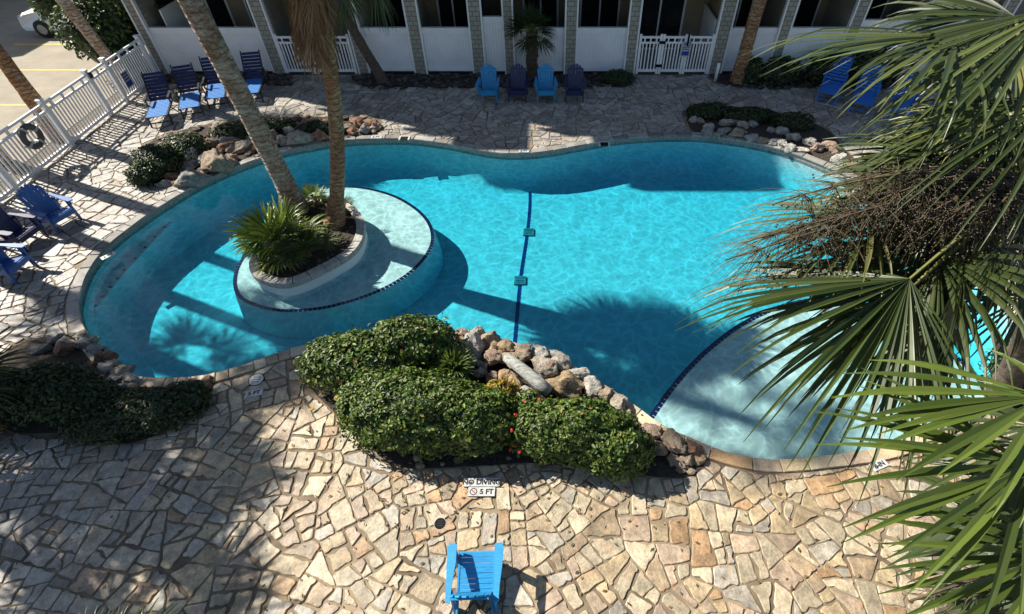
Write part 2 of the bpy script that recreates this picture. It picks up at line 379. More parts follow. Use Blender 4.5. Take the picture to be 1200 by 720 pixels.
# ------------------------------------------------------------------ flagstone paving
deck_poly = [Vector(p) for p in ((-14.6, 0.2, 0), (15, 0.2, 0), (15, 19.3, 0), (-14.6, 19.3, 0))]
paving = struct(fill_loops("flagstone_paving", [setz(deck_poly, 0), setz(offset(pool, 0.18), 0)], M_mortar))

def split_poly(p, target, rng):
    out = []; stack = [p]
    while stack:
        q = stack.pop(); A = abs(area2(q))
        if A < target*rng.uniform(0.35, 2.3) or len(q) < 3:
            out.append(q); continue
        c = sum(q, Vector())/len(q)
        cov = np.cov(np.array([[v.x, v.y] for v in q]).T); w, e = np.linalg.eigh(cov)
        ax = Vector((e[0, 1], e[1, 1], 0)); asp = math.sqrt(max(w[1], 1e-9)/max(w[0], 1e-9))
        e_ = max(((q[(i+1) % len(q)]-q[i]) for i in range(len(q))), key=lambda d_: d_.length)
        nrm = Matrix.Rotation(rng.gauss(0, 0.16), 3, 'Z') @ (e_.normalized() if (asp < 1.3 or abs(e_.normalized().dot(ax)) > 0.75) else ax)
        ax = nrm if asp < 1.3 else ax
        c = c+ax*rng.uniform(-0.2, 0.2)*math.sqrt(w[1])*1.2
        A_, B_ = clip(q, c, nrm), clip(q, c, -nrm)
        if len(A_) < 3 or len(B_) < 3: out.append(q); continue
        stack += [A_, B_]
    return out
def clip(poly, p, n):
    """keep the side where (x-p).n <= 0"""
    out = []; k = len(poly)
    for i in range(k):
        a, b_ = poly[i], poly[(i+1) % k]; da, db = (a-p).dot(n), (b_-p).dot(n)
        if da <= 0: out.append(a)
        if da*db < 0: out.append(a.lerp(b_, da/(da-db)))
    return out
rng = random.Random(11)
def voronoi_cells(x0, x1, y0, y1, s):
    seeds = {}; nx = int((x1-x0)/s)+1; ny = int((y1-y0)/s)+1
    for i in range(-1, nx+1):
        for j in range(-1, ny+1):
            seeds[i, j] = Vector((x0+(i+rng.uniform(0.05, 0.95))*s, y0+(j+rng.uniform(0.05, 0.95))*s, 0))
    for i in range(nx):
        for j in range(ny):
            c = seeds[i, j]; q = [c+Vector((dx*s*2, dy*s*2, 0)) for dx, dy in ((-1, -1), (1, -1), (1, 1), (-1, 1))]
            for a in range(-2, 3):
                for b_ in range(-2, 3):
                    if (a or b_) and (i+a, j+b_) in seeds:
                        o = seeds[i+a, j+b_]; q = clip(q, (c+o)/2, (o-c))
                        if len(q) < 3: break
            if len(q) >= 3: yield q
edge_out = offset(pool, 0.215); E_xy = np.array([[p.x, p.y] for p in edge_out])
bed_small = {k: v for k, v in beds.items()}
bed_xy = {k: np.array([[p.x, p.y] for p in v]) for k, v in beds.items()}
def clip_hole(q, loop, xy, reach):
    """cut a stone back from a curved hole (loop counter-clockwise, keep outside)"""
    c = sum(q, Vector())/len(q)
    d2 = (xy[:, 0]-c.x)**2+(xy[:, 1]-c.y)**2; i = int(d2.argmin())
    if inside(c, loop): 
        if d2[i] > 0.02: return []
    elif d2[i] > reach: return q
    for k in (i-1, i+1, i):
        k %= len(loop)
        t = loop[(k+1) % len(loop)]-loop[k-1]; t.z = 0
        if t.length < 1e-6: continue
        t.normalize(); nn = Vector((t.y, -t.x, 0))
        if k != i and not any(inside(v, loop) for v in q): continue
        q = clip(q, loop[k], -nn)
        if len(q) < 3: return []
    return q
def stone_tint(c):
    r = rng.random()
    if r < 0.36: b_ = (0.50, 0.415, 0.28)
    elif r < 0.56: b_ = (0.45, 0.345, 0.205)
    elif r < 0.70: b_ = (0.41, 0.365, 0.29)
    elif r < 0.84: b_ = (0.46, 0.345, 0.24)
    elif r < 0.93: b_ = (0.37, 0.275, 0.17)
    else: b_ = (0.43, 0.27, 0.14)
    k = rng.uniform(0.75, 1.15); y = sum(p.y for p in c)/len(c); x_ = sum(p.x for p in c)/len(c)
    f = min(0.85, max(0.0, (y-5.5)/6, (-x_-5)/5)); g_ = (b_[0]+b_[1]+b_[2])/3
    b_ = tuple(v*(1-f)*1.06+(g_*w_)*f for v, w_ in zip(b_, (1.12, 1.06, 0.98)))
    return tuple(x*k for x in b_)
def roughen(q):
    """break the straight cut edges and corners a little"""
    out = []; n = len(q)
    for i in range(n):
        a, b_, p = q[i], q[(i+1) % n], q[i-1]
        la, lb = (p-a).length, (b_-a).length; r = min(0.045, 0.28*min(la, lb))*rng.uniform(0.4, 1.1)
        out.append(a+(p-a).normalized()*r); 
        if r > 0.02: out.append(a+((p-a).normalized()+(b_-a).normalized())*r*0.22)
        out.append(a+(b_-a).normalized()*r)
        if lb > 0.16:
            for t in ((0.5,) if lb < 0.22 else (0.33, 0.67) if lb < 0.4 else (0.2, 0.4, 0.6, 0.8)):
                d = (b_-a).normalized(); nn = Vector((d.y, -d.x, 0))
                out.append(a.lerp(b_, t+rng.uniform(-0.08, 0.08))+nn*min(0.01, rng.gauss(-0.004, 0.014)))
    return out
stones = []
for cell in voronoi_cells(-14.6, 14.0, 0.4, 19.2, 0.95):
    far = cell[0].y > 9
    for q in split_poly(cell, 0.085 if not far else 0.12, rng):
        q = ccw(q)
        q = clip(q, Vector((0, 19.25, 0)), Vector((0, 1, 0)))
        if len(q) >= 3: q = clip(q, Vector((-14.5, 0, 0)), Vector((-1, 0, 0)))
        if len(q) < 3: continue
        q = clip_hole(q, edge_out, E_xy, 0.5)
        if len(q) < 3: continue
        for k, v in beds.items():
            if k.startswith('facade'):
                if inside(sum(q, Vector())/len(q), v): q = []; break
            else:
                q = clip_hole(q, v, bed_xy[k], 0.4)
            if len(q) < 3: break
        if len(q) < 3: continue
        gap = rng.uniform(0.004, 0.014) if rng.random() < 0.7 else rng.uniform(0.014, 0.034)
        # inset by clipping every edge inward
        p = q
        for i in range(len(q)):
            a, b_ = q[i], q[(i+1) % len(q)]; d = b_-a
            if d.length < 1e-4: continue
            d.normalize(); nn = Vector((d.y, -d.x, 0)); p = clip(p, a-nn*gap, nn)
            if len(p) < 3: break
        if len(p) < 3: continue
        # drop near-duplicate corners
        pp = []
        for i, a in enumerate(p):
            if (a-p[i-1]).length > 0.015: pp.append(a)
        if len(pp) < 3 or abs(area2(pp)) < 0.006: continue
        stones.append(roughen(pp))
def stone_data(q, hgt):
    """chamfered slab: side ring, top ring, fan"""
    n = len(q); c = sum(q, Vector())/n
    tilt = Vector((rng.gauss(0, 0.012), rng.gauss(0, 0.012), 0))
    V = [Vector((p.x, p.y, -0.01)) for p in q]
    V += [Vector((p.x, p.y, hgt*0.55+tilt.dot(p-c))) for p in q]
    for p in q:
        d = (c-p); l = d.length; d = d/l*min(0.012, l*0.2) if l > 0 else d
        V.append(Vector((p.x+d.x, p.y+d.y, hgt+tilt.dot(p-c)+rng.gauss(0, 0.0012))))
    Fc = [tuple(range(2*n, 3*n))]
    for k in range(2):
        for i in range(n): Fc.append((k*n+i, k*n+(i+1) % n, (k+1)*n+(i+1) % n, (k+1)*n+i))
    return V, Fc
ranked = []
for q in stones:
    c = sum(q, Vector())/len(q); x, y, d = pix(c)
    seen = -20 < x < 1220 and -10 < y < 735 and c.y > 0.9
    hid = any(inside(c, v) for v in beds.values()) or (400 < x < 760 and 470 < y < 530) or x > 1000
    ranked.append((abs(area2(q))/(d*d) if seen and not hid else 0, q))
ranked.sort(key=lambda t: -t[0])
for s, q in ranked[:300]:
    V, Fc = stone_data(q, rng.uniform(0.014, 0.024))
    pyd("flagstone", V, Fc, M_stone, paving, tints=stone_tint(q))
AV, AF, AT = [], [], []
for s, q in ranked[300:]:
    V, Fc = stone_data(q, rng.uniform(0.014, 0.024)); o = len(AV); t = stone_tint(q)
    AV += V; AF += [tuple(i+o for i in f) for f in Fc]; AT += [t]*len(Fc)
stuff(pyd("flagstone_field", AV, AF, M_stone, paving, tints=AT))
for k, v in beds.items():
    o = struct(fill_loops("planting_bed", [setz(v, 0.006)], M_soil))

# ------------------------------------------------------------------ pool basin, water
basin = struct(ring_strip("pool_basin", [setz(offset(pool, 0.02), -0.02), setz(pool, -0.22), setz(offset(pool, -0.06), -0.75), setz(offset(pool, -0.18), -0.95), setz(offset(pool, -0.45), -1.06)], M_plaster, None, True))
fill_loops("pool_floor", [setz(offset(pool, -0.45), -1.06)], M_plaster, basin)
ring_strip("waterline_band", [setz(offset(pool, 0.012), -0.015), setz(offset(pool, -0.004), -0.20)], M_band, basin)
cope_in, cope_out = offset(pool, -0.03), offset(pool, 0.20)
per = len(pool); i = 0
while i < per:
    n = rng.choice((1, 2, 2, 3)); j = min(i+n, per)
    a = [cope_in[k % per] for k in range(i, j+1)]; b_ = [cope_out[k % per] for k in range(i, j+1)]
    q = a+b_[::-1]; q = ccw(q); c = sum(q, Vector())/len(q)
    q = [c+(p-c)*0.975 for p in q]
    V, Fc = stone_data(q, rng.uniform(0.032, 0.04)); t = stone_tint(q); g_ = (t[0]+t[1]+t[2])/3
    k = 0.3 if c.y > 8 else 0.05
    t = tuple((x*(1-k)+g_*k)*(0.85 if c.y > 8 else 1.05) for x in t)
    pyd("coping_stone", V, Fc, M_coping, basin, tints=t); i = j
wl = offset(pool, 0.10)
water = struct(fill_loops("water", [setz(wl, WZ)], M_water))
bm = bmesh.new(); bm.from_mesh(water.data)
ext = bmesh.ops.extrude_edge_only(bm, edges=[e for e in bm.edges if e.is_boundary])
nv = [v for v in ext['geom'] if isinstance(v, bmesh.types.BMVert)]
for v in nv: v.co.z = -2.0
bmesh.ops.contextual_create(bm, geom=[e for e in ext['geom'] if isinstance(e, bmesh.types.BMEdge)])
bmesh.ops.recalc_face_normals(bm, faces=bm.faces); bm.to_mesh(water.data); bm.free()

def tile_ring(name, loop, z, w, h, step, mat, parent, closed=True):
    """a row of small glazed tiles along a loop, real gaps, one part"""
    pts = resample(loop, step, closed); V = []; Fc = []
    n = len(pts)
    for i in range(n if closed else n-1):
        a, b_ = pts[i], pts[(i+1) % n]; d = (b_-a); L = d.length; d.normalize(); nn = Vector((d.y, -d.x, 0))
        a2, b2 = a+d*L*0.06, b_-d*L*0.06; o = len(V)
        for zz in (z-h, z):
            for p in (a2-nn*w/2, b2-nn*w/2, b2+nn*w/2, a2+nn*w/2): V.append(Vector((p.x, p.y, zz)))
        Fc += [(o+4, o+5, o+6, o+7)]+[(o+k, o+(k+1) % 4, o+4+(k+1) % 4, o+4+k) for k in range(4)]
    return stuff(pyd(name, V, Fc, mat, parent))
# island ledge
LZ = -0.30
ledge_px = [(273,335),(280,350),(300,360),(330,366),(370,364),(410,355),(450,340),(480,322),(500,302),(509,282),(505,262),(490,245),(465,230),(435,221),(405,218),(370,222),(340,240),(310,265),(288,295),(276,315)]
ledge = ccw(resample(spline([G(x, y, LZ) for x, y in ledge_px], 5), 0.15))
lo = ring_strip("sunning_ledge", [setz(ledge, LZ), setz(offset(ledge, 0.05), -0.55), setz(offset(ledge, 0.12), -1.05)], M_plaster, basin, True)
fill_loops("ledge_top", [setz(ledge, LZ)], M_plaster, basin)
tile_ring("ledge_edge_tile", offset(ledge, -0.045), LZ+0.006, 0.085, 0.02, 0.10, M_navytile, basin)
# beach shelf on the right
SZ = -0.31
shelf_px = [(758,497),(775,472),(800,440),(830,410),(870,380),(920,358),(980,350),(1040,366),(1090,395),(1130,427),(1160,458),(1175,480)]
sh_in = resample(spline([G(x, y, SZ) for x, y in shelf_px], 5, False), 0.12, False)
back = [p for p in pool if p.y < sh_in[0].y+0.2 and p.x > G(750, 497).x]
shelf = ccw(sh_in+[Vector((p.x, p.y, SZ)) for p in [G(1210, 470, SZ), G(1200, 540, SZ), G(1000, 580, SZ), G(860, 580, SZ), G(770, 520, SZ)]])
V = [*setz(sh_in, SZ), *setz(sh_in, -1.2)]; n = len(sh_in)
pyd("shelf_riser", V, [(i, i+1, n+i+1, n+i) for i in range(n-1)], M_plaster, basin)
cl = [p for p in shelf]
# shelf top cut to the pool outline
def clip_to_loop(poly, loop):
    out = []
    for p in poly:
        if inside(p, loop): out.append(p)
    return out
sh_pts = [p for p in sh_in if inside(p, offset(pool, 0.15))]
pin = offset(pool, 0.02)
ia = min(range(per), key=lambda k: (pin[k]-Vector((sh_pts[0].x, sh_pts[0].y, pin[k].z))).length)
ib = min(range(per), key=lambda k: (pin[k]-Vector((sh_pts[-1].x, sh_pts[-1].y, pin[k].z))).length)
seg1 = [pin[k % per] for k in range(ib, ib+((ia-ib) % per)+1)]; seg2 = [pin[k % per] for k in range(ib, ib-((ib-ia) % per)-1, -1)]
seg = seg1 if min(p.y for p in seg1) < min(p.y for p in seg2) and len(seg1) < per*0.7 else seg2
shelf_loop = sh_pts+seg
fill_loops("beach_shelf", [setz(shelf_loop, SZ)], M_plaster, basin)
tile_ring("shelf_edge_tile", sh_pts, SZ+0.006, 0.10, 0.02, 0.11, M_navytile, basin, False)
# underwater bench on the left
bench_e = [G(112, 366, -0.5), G(150, 318, -0.5), G(202, 262, -0.5)]
ia = min(range(per), key=lambda k: (pin[k].xy-bench_e[0].xy).length); ib = min(range(per), key=lambda k: (pin[k].xy-bench_e[2].xy).length)
i0, i1 = min(ia, ib), max(ia, ib)
sg = [pin[k] for k in range(i0, i1+1)]
if len(sg) > per/2: sg = [pin[k % per] for k in range(i1, i0+per+1)]
if (sg[0].xy-bench_e[0].xy).length < (sg[-1].xy-bench_e[0].xy).length: be = bench_e[::-1]
else: be = bench_e
bl = [Vector((p.x, p.y, -0.5)) for p in sg]+be
fill_loops("bench_top", [setz(bl, -0.46)], M_plaster, basin)
pyd("bench_riser", [*setz(bench_e, -0.46), *setz(bench_e, -1.1)], [(0, 1, 4, 3), (1, 2, 5, 4)], M_plaster, basin)
for k in range(9):
    t = (k+0.5)/9; p = bench_e[0].lerp(bench_e[1], t*2) if t < 0.5 else bench_e[1].lerp(bench_e[2], t*2-1)
    box("bench_tile", (p.x-0.07, p.y, -0.455), (0.06, 0.06, 0.012), M_navytile, basin)
# blue floor line and two drains
fl = resample(spline([G(x, y, -1.05) for x, y in ((620,193),(621,235),(618,272),(610,326),(606,370),(603,402))], 6, False), 0.15, False)
tile_ring("floor_line_tile", fl, -1.045, 0.085, 0.015, 0.15, M_line, basin, False)
for x, y in ((619.5, 272.5), (609.5, 329)):
    p = G(x, y, -1.04); t = thing("pool_drain", "small square grey-green drain cover on the blue line of the pool floor", "drain", (p.x, p.y, -1.055), 0, "drains on the pool floor")
    box("cover", (0, 0, 0.02), (0.30, 0.30, 0.05), M_teal, t, bevel=0.01)
    for k in range(4): box("grate_slot", (0, -0.09+k*0.06, 0.047), (0.22, 0.02, 0.006), M_line, t)

# ------------------------------------------------------------------ rocks
rock_meshes = []
for v in range(14):
    bm = bmesh.new(); bmesh.ops.create_icosphere(bm, subdivisions=4, radius=1)
    r2 = random.Random(100+v); off = Vector((r2.uniform(0, 50), r2.uniform(0, 50), r2.uniform(0, 50)))
    planes = [(Vector((r2.gauss(0, 1), r2.gauss(0, 1), r2.gauss(0, 1))).normalized(), r2.uniform(0.48, 0.85)) for _ in range(12)]
    for vt in bm.verts:
        p = vt.co.copy()
        for nn, d in planes:
            e = p.dot(nn)-d
            if e > 0: p -= nn*e*0.97
        p *= 1.12*(1+0.20*noise.noise(p*1.6+off)+0.15*noise.noise(p*4+off)+0.10*noise.noise(p*9+off)+0.05*noise.noise(p*18+off))
        vt.co = p
    me = bpy.data.meshes.new("rock"); bm.to_mesh(me); bm.free(); me.shade_smooth(); me.materials.append(M_rock)
    rock_meshes.append(me)
rock_tints = [(0.58, 0.50, 0.40), (0.50, 0.39, 0.28), (0.66, 0.62, 0.55), (0.42, 0.235, 0.15), (0.54, 0.39, 0.23), (0.42, 0.40, 0.37), (0.52, 0.37, 0.28)]
rock_words = ['cream', 'tan', 'whitish', 'rusty', 'yellowish', 'grey', 'pinkish']
rock_bank = {}
def rock_mesh(v, t):
    if (v, t) not in rock_bank:
        me = rock_meshes[v].copy(); set_tint(me, rock_tints[t]); rock_bank[v, t] = me
    return rock_bank[v, t]
def rock(px, py, w, h, label, group, lift=0.0, tints=None):
    r2 = rng; z = lift
    p = G(px, py, z+0.1); d = pix(p)[2]
    sx = w/F*d*0.62; sy = h/F*d*0.70; sz = max(0.07, min(sx, sy)*0.8)
    t = rng.choice(tints) if tints else rng.randrange(len(rock_tints))
    o = bpy.data.objects.new("rock", rock_mesh(rng.randrange(14), t)); link(o)
    o.scale = (sx, sy, sz); o.location = (p.x, p.y, lift+sz*0.55); o.rotation_euler = (rng.gauss(0, 0.15), rng.gauss(0, 0.15), rng.gauss(0, 0.35))
    sz_w = 'large' if max(sx, sy) > 0.27 else 'small' if max(sx, sy) < 0.15 else 'mid-sized'
    return tag(o, sz_w+' '+rock_words[t]+' '+label, "rock", group)
def rocks_zoom(lst, ox, oy, s, label, group, lift=None, tints=None):
    for x, y, w, h in lst:
        rock(ox+x/s, oy+y/s, w/s, h/s, label, group, lift(ox+x/s, oy+y/s) if lift else 0.0, tints)
fr1 = [(15,105,60,50),(95,110,95,85),(100,75,70,35),(195,130,95,95),(265,95,70,65),(190,85,50,40),(260,175,120,105),(345,125,85,80),(375,165,70,70),(350,225,90,80),(230,245,70,55),(435,175,90,75),(430,225,110,60),(525,195,100,80),(605,205,80,90),(490,255,90,60),(285,250,40,45),(312,265,45,45),(290,295,60,45),(355,320,60,70),(420,325,80,80),(485,365,80,80),(535,405,70,50),(640,275,130,100),(700,225,120,70),(705,270,100,90),(820,305,110,60),(765,370,180,110),(900,380,90,80),(985,415,75,60),(1050,465,90,80),(1090,510,60,50),(270,410,90,60),(430,405,60,55)]
lab = "rock in the pile between the pool and the flowering hedge"
rocks_zoom(fr1, 500, 370, 4.615, lab, "rocks piled beside the flowering hedge", lambda x, y: 0.12 if y > 405 and x < 640 else 0.03, [0, 0, 1, 2, 2, 4, 6])
lab = "rock at the tapering end of the rock pile beside the beach shelf"
rocks_zoom([(575,535,60,40),(640,580,130,70),(625,625,50,45),(680,665,90,60),(760,640,90,110),(850,665,80,75),(830,700,70,50),(750,705,50,40),(600,600,50,35),(870,700,60,45),(800,730,80,40)], 600, 360, 4, lab, "rocks beside the beach shelf", None, [1, 3, 6, 4])
lab = "rock at the pool edge behind the dark shaded shrubs"
rocks_zoom([(250,140,60,40),(310,160,80,50),(375,170,60,50),(380,130,60,40),(330,120,50,30),(180,185,90,40),(290,190,90,50),(440,190,60,45),(495,220,70,50),(525,255,60,40),(570,300,80,60),(490,280,60,50),(540,320,60,50),(620,340,70,45),(510,350,60,50),(580,370,70,40),(480,310,40,40),(430,150,40,40),(460,240,50,40),(610,375,60,40)], 0, 360, 4, lab, "rocks behind the shaded shrubs", None, [0, 5, 5, 1, 3, 2])
rocks_zoom([(965,335,50,40),(960,370,40,45),(890,345,60,25)], 0, 360, 4, "rock at the end of the low shrub by the pool coping", "rocks at the end of the low shrub", None, [3])
lab = "rock on the shaded pool bank near the loungers and railing fence"
rocks_zoom([(830,265,80,55),(900,330,140,120),(990,340,90,110),(840,385,120,70),(720,460,100,60),(690,500,110,50),(900,490,210,130),(1080,380,190,150),(1010,230,80,80),(1100,220,80,60),(1140,260,90,70),(930,250,80,60),(1050,170,70,50),(1130,160,70,50),(770,400,50,50),(750,510,60,40),(880,240,60,50),(1160,330,60,60),(1180,180,50,50)], 80, 130, 6, lab, "rocks on the bank near the loungers", None, [0, 2, 5, 5, 3, 1])
lab = "rock on the bank behind the leaning island palms"
rocks_zoom([(300,660,70,40),(330,600,60,60),(270,650,60,40),(395,640,140,70),(340,690,120,60),(480,640,60,50),(540,660,70,40),(620,650,120,60),(590,590,60,40),(640,580,60,40),(690,590,70,40),(740,595,50,40),(700,640,90,50),(610,610,70,35),(665,610,60,35),(850,620,40,35),(880,580,50,40),(915,605,50,45),(940,575,60,40),(960,590,50,40),(870,560,50,30),(250,690,90,50),(240,610,60,50),(800,600,60,40),(770,640,60,30),(560,620,60,40),(450,600,80,50),(400,690,90,40)], 200, 0, 4, lab, "rocks behind the island palms", None, [0, 5, 5, 3, 6])
lab = "rock under the low clipped hedge at the far pool edge"
rocks_zoom([(855,555,40,30),(890,565,35,30),(930,600,50,40),(920,625,60,40),(1000,575,60,35),(1040,570,50,30),(1090,585,70,35),(1135,580,40,35),(1000,610,70,35),(1060,625,80,40),(1120,645,60,35),(1170,655,60,30),(960,630,50,30)], 600, 0, 4, lab, "rocks under the far hedge", None, [0, 5, 2, 1])
lab = "rock at the pool corner beneath the hanging palm fronds"
rocks_zoom([(15,605,40,30),(60,615,50,40),(30,660,60,35),(100,690,50,35),(115,640,60,40),(200,670,60,40),(235,685,60,40),(280,680,60,40),(170,700,60,30),(320,700,60,40),(60,670,40,40),(350,740,60,40),(380,770,60,40),(330,760,60,40)], 900, 0, 4, lab, "rocks at the corner under the fronds", None, [2, 2, 4, 6])
# weathered log on the rocks
p = G(617, 438, 0.45)
V, Fc = tube_data([G(593, 419, 0.42), G(604, 427, 0.45), G(618, 438, 0.47), G(632, 450, 0.46), G(643, 459, 0.44)], [0.085, 0.105, 0.115, 0.12, 0.105], 12)
lg = pyd("driftwood_log", V, Fc, M_log, None, True); tag(lg, "grey weathered driftwood log lying across the pale rocks", "log")

# ------------------------------------------------------------------ foliage
def leaves_mesh(name, lobes, n, size, tints, parent, mat=M_leaf, seed=1, up=0.35, core=True, elong=1.9, inner=0.82, zmin=0.04):
    r = np.random.RandomState(seed)
    L = np.array([(*c, *s) for c, s in lobes], float); A = (L[:, 3]*L[:, 4]+L[:, 4]*L[:, 5]+L[:, 3]*L[:, 5]); A /= A.sum()
    k = r.choice(len(L), n, p=A); d = r.normal(size=(n, 3)); d /= np.linalg.norm(d, axis=1)[:, None]
    d[:, 2] = np.where(d[:, 2] < -0.35, -d[:, 2], d[:, 2])
    lump = np.array([noise.noise(Vector(x)*2.3+Vector((seed*3.1, k0*7.7, 0))) for x, k0 in zip(d, k)])
    lump2 = np.array([noise.noise(Vector(x)*6+Vector((seed*1.1, k0*3.7, 9))) for x, k0 in zip(d, k)])
    rad = (1+0.20*lump+0.13*lump2)*(1-(1-inner)*r.rand(n)**2)
    shoot = r.rand(n) < 0.025; rad = np.where(shoot, rad*(1.02+0.16*r.rand(n)), rad)
    P = L[k, :3]+d*L[k, 3:]*rad[:, None]
    keep = P[:, 2] > zmin
    for i in range(len(L)):
        q = (P-L[i, :3])/L[i, 3:]; keep &= ~((np.linalg.norm(q, axis=1) < 0.8) & (k != i))
    P, d, k = P[keep], d[keep], k[keep]; n = len(P)
    nr = d/L[k, 3:]; nr /= np.linalg.norm(nr, axis=1)[:, None]
    nr = nr+r.normal(scale=0.45, size=(n, 3)); nr[:, 2] += up; nr /= np.linalg.norm(nr, axis=1)[:, None]
    a = r.normal(size=(n, 3)); a -= nr*(a*nr).sum(1)[:, None]; a /= np.linalg.norm(a, axis=1)[:, None]; b_ = np.cross(nr, a)
    s = size*(0.65+0.7*r.rand(n))[:, None]; w = s/elong
    V = np.stack([P-a*s*0.5, P-a*s*0.15+b_*w*0.5+nr*w*0.18, P+a*s*0.2+b_*w*0.42+nr*w*0.18, P+a*s*0.5-nr*s*0.08, P+a*s*0.2-b_*w*0.42+nr*w*0.18, P-a*s*0.15-b_*w*0.5+nr*w*0.18], 1).reshape(-1, 3)
    base = np.arange(n)[:, None]*6
    Fq = np.concatenate([base+np.array([[0, 1, 2, 3]]), base+np.array([[0, 3, 4, 5]])], 1).reshape(-1, 4)
    me = bpy.data.meshes.new(name); me.vertices.add(len(V)); me.vertices.foreach_set("co", V.ravel())
    me.loops.add(Fq.size); me.loops.foreach_set("vertex_index", Fq.ravel()); me.polygons.add(len(Fq))
    me.polygons.foreach_set("loop_start", np.arange(len(Fq))*4); me.update(calc_edges=True)
    T = np.array(tints)[r.choice(len(tints), n)]*(0.65+0.7*r.rand(n))[:, None]; T[r.rand(n) < 0.012] = (0.26, 0.17, 0.05); set_tint(me, np.repeat(T, 2, 0))
    o = obj(name, me, mat, parent)
    if core:
        bm = bmesh.new()
        for c, s_ in lobes:
            q = bmesh.ops.create_icosphere(bm, subdivisions=3, radius=1)['verts']
            for v in q:
                e = v.co*(0.84+0.14*noise.noise(v.co*2.3+Vector((seed*3.1, 0, 0)))); v.co = Vector((c[0]+e.x*s_[0], c[1]+e.y*s_[1], max(0.012, c[2]+e.z*s_[2])))
        me2 = bpy.data.meshes.new("dark_core"); bm.to_mesh(me2); bm.free(); set_tint(me2, (0.016, 0.024, 0.008)); obj("dark_core", me2, mat, parent)  # solid dark core added to fill the inside; no twigs are built
    return o
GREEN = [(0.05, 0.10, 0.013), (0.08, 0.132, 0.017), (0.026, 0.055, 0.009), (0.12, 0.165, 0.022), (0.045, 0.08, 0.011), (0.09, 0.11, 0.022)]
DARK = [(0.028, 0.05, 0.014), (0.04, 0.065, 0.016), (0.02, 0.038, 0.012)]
def shrub(name, label, cat, lobes, n, size, tints=GREEN, seed=1, group=None, **kw):
    c = lobes[0][0]; t = thing(name, label, cat, (c[0], c[1], 0), 0, group)
    loc = [((a[0]-c[0], a[1]-c[1], a[2]), s) for a, s in lobes]
    leaves_mesh("foliage", loc, n, size, tints, t, seed=seed, **kw)
    bm = bmesh.new(); r2 = random.Random(seed)
    for k in range(6):
        a = r2.uniform(0, 6.28); L0, s0 = loc[r2.randrange(len(loc))]
        bar_bm(bm, (L0[0]+0.1*math.cos(a), L0[1]+0.1*math.sin(a), 0), (L0[0]+s0[0]*0.5*math.cos(a), L0[1]+s0[1]*0.5*math.sin(a), L0[2]), 0.03, 0.03)
    from_bm("stems", bm, M_bark, t)
    return t
h1 = shrub("hedge_shrub", "large clipped round green hedge shrub beside the NO DIVING tiles", "hedge", [((-2.1, 4.6, 0.48), (1.3, 0.68, 0.68)), ((-1.25, 4.45, 0.45), (0.85, 0.55, 0.62)), ((-2.85, 4.85, 0.42), (0.65, 0.55, 0.6))], 17500, 0.07, seed=3)
h2 = shrub("hedge_shrub", "looser upright green shrub leaning over the coping behind the clipped hedge", "shrub", [((-3.3, 5.6, 0.5), (1.1, 0.6, 0.6)), ((-2.45, 5.95, 0.52), (0.95, 0.52, 0.66))], 8000, 0.088, seed=5, inner=0.7)
h3 = shrub("hedge_shrub", "clipped green hedge mound with red blossoms at one end by the tan rocks", "hedge", [((0.55, 4.3, 0.42), (0.9, 0.52, 0.6)), ((1.1, 4.02, 0.36), (0.62, 0.42, 0.5)), ((0.0, 4.3, 0.4), (0.55, 0.45, 0.55))], 13500, 0.07, tints=GREEN+[(0.11, 0.165, 0.03)], seed=8)
sh_fl = shrub("flowering_shrub", "low loose shrub with red flower heads between the two clipped hedges", "shrub", [((-0.38, 4.62, 0.25), (0.42, 0.5, 0.48))], 1500, 0.08, tints=GREEN, seed=9, inner=0.6)
def blossoms(t, spots, mat, r=0.045):
    for x, y, z in spots:
        bm = bmesh.new()
        for k in range(9):
            d = Vector((rng.gauss(0, 1), rng.gauss(0, 1), abs(rng.gauss(0, 1)))).normalized()
            q = bmesh.ops.create_icosphere(bm, subdivisions=1, radius=r*0.42)['verts']
            bmesh.ops.translate(bm, vec=d*r*0.8, verts=q)
        o = from_bm("blossom", bm, mat, t); o.location = (x, y, z)
M_red = simple("red_petal", (0.55, 0.035, 0.02), (0.38, 0.02, 0.015), scale=30, rough=0.5)
M_yell = simple("yellow_petal", (0.62, 0.40, 0.04), (0.5, 0.3, 0.03), scale=30, rough=0.5)
def on_top(t, px, py, z):
    p = G(px, py, z); return (p.x-t.location.x, p.y-t.location.y, z)
blossoms(sh_fl, [on_top(sh_fl, x, y, 0.78) for x, y in ((615,471),(625,479),(632,469),(604,487),(626,497),(590,481),(600,505))], M_red, 0.03)
blossoms(sh_fl, [on_top(sh_fl, x, y, 0.5) for x, y in ((603,523),(609,530),(598,528),(612,519))], M_red, 0.028)
blossoms(h1, [on_top(h1, 530, 523, 0.55)], M_red)
blossoms(h2, [on_top(h2, x, y, 0.8) for x, y in ((434,411),(446,408),(366,481),(395,467),(372,426))], M_yell, 0.04)
shrub("croton_shrub", "small yellow-green shrub in front of the driftwood log", "shrub", [((-0.75, 5.05, 0.3), (0.32, 0.28, 0.38))], 900, 0.10, tints=[(0.28, 0.20, 0.02), (0.16, 0.17, 0.03), (0.30, 0.14, 0.02)], seed=12, inner=0.5, elong=3)
shrub("dark_shrub", "tall shaded dark shrub behind the low shrub beside the left pool end", "shrub", [((-8.6, 5.05, 0.4), (0.9, 0.55, 0.5)), ((-9.5, 4.9, 0.4), (0.8, 0.55, 0.5)), ((-7.95, 4.95, 0.28), (0.55, 0.45, 0.4))], 5200, 0.08, tints=DARK, seed=14)
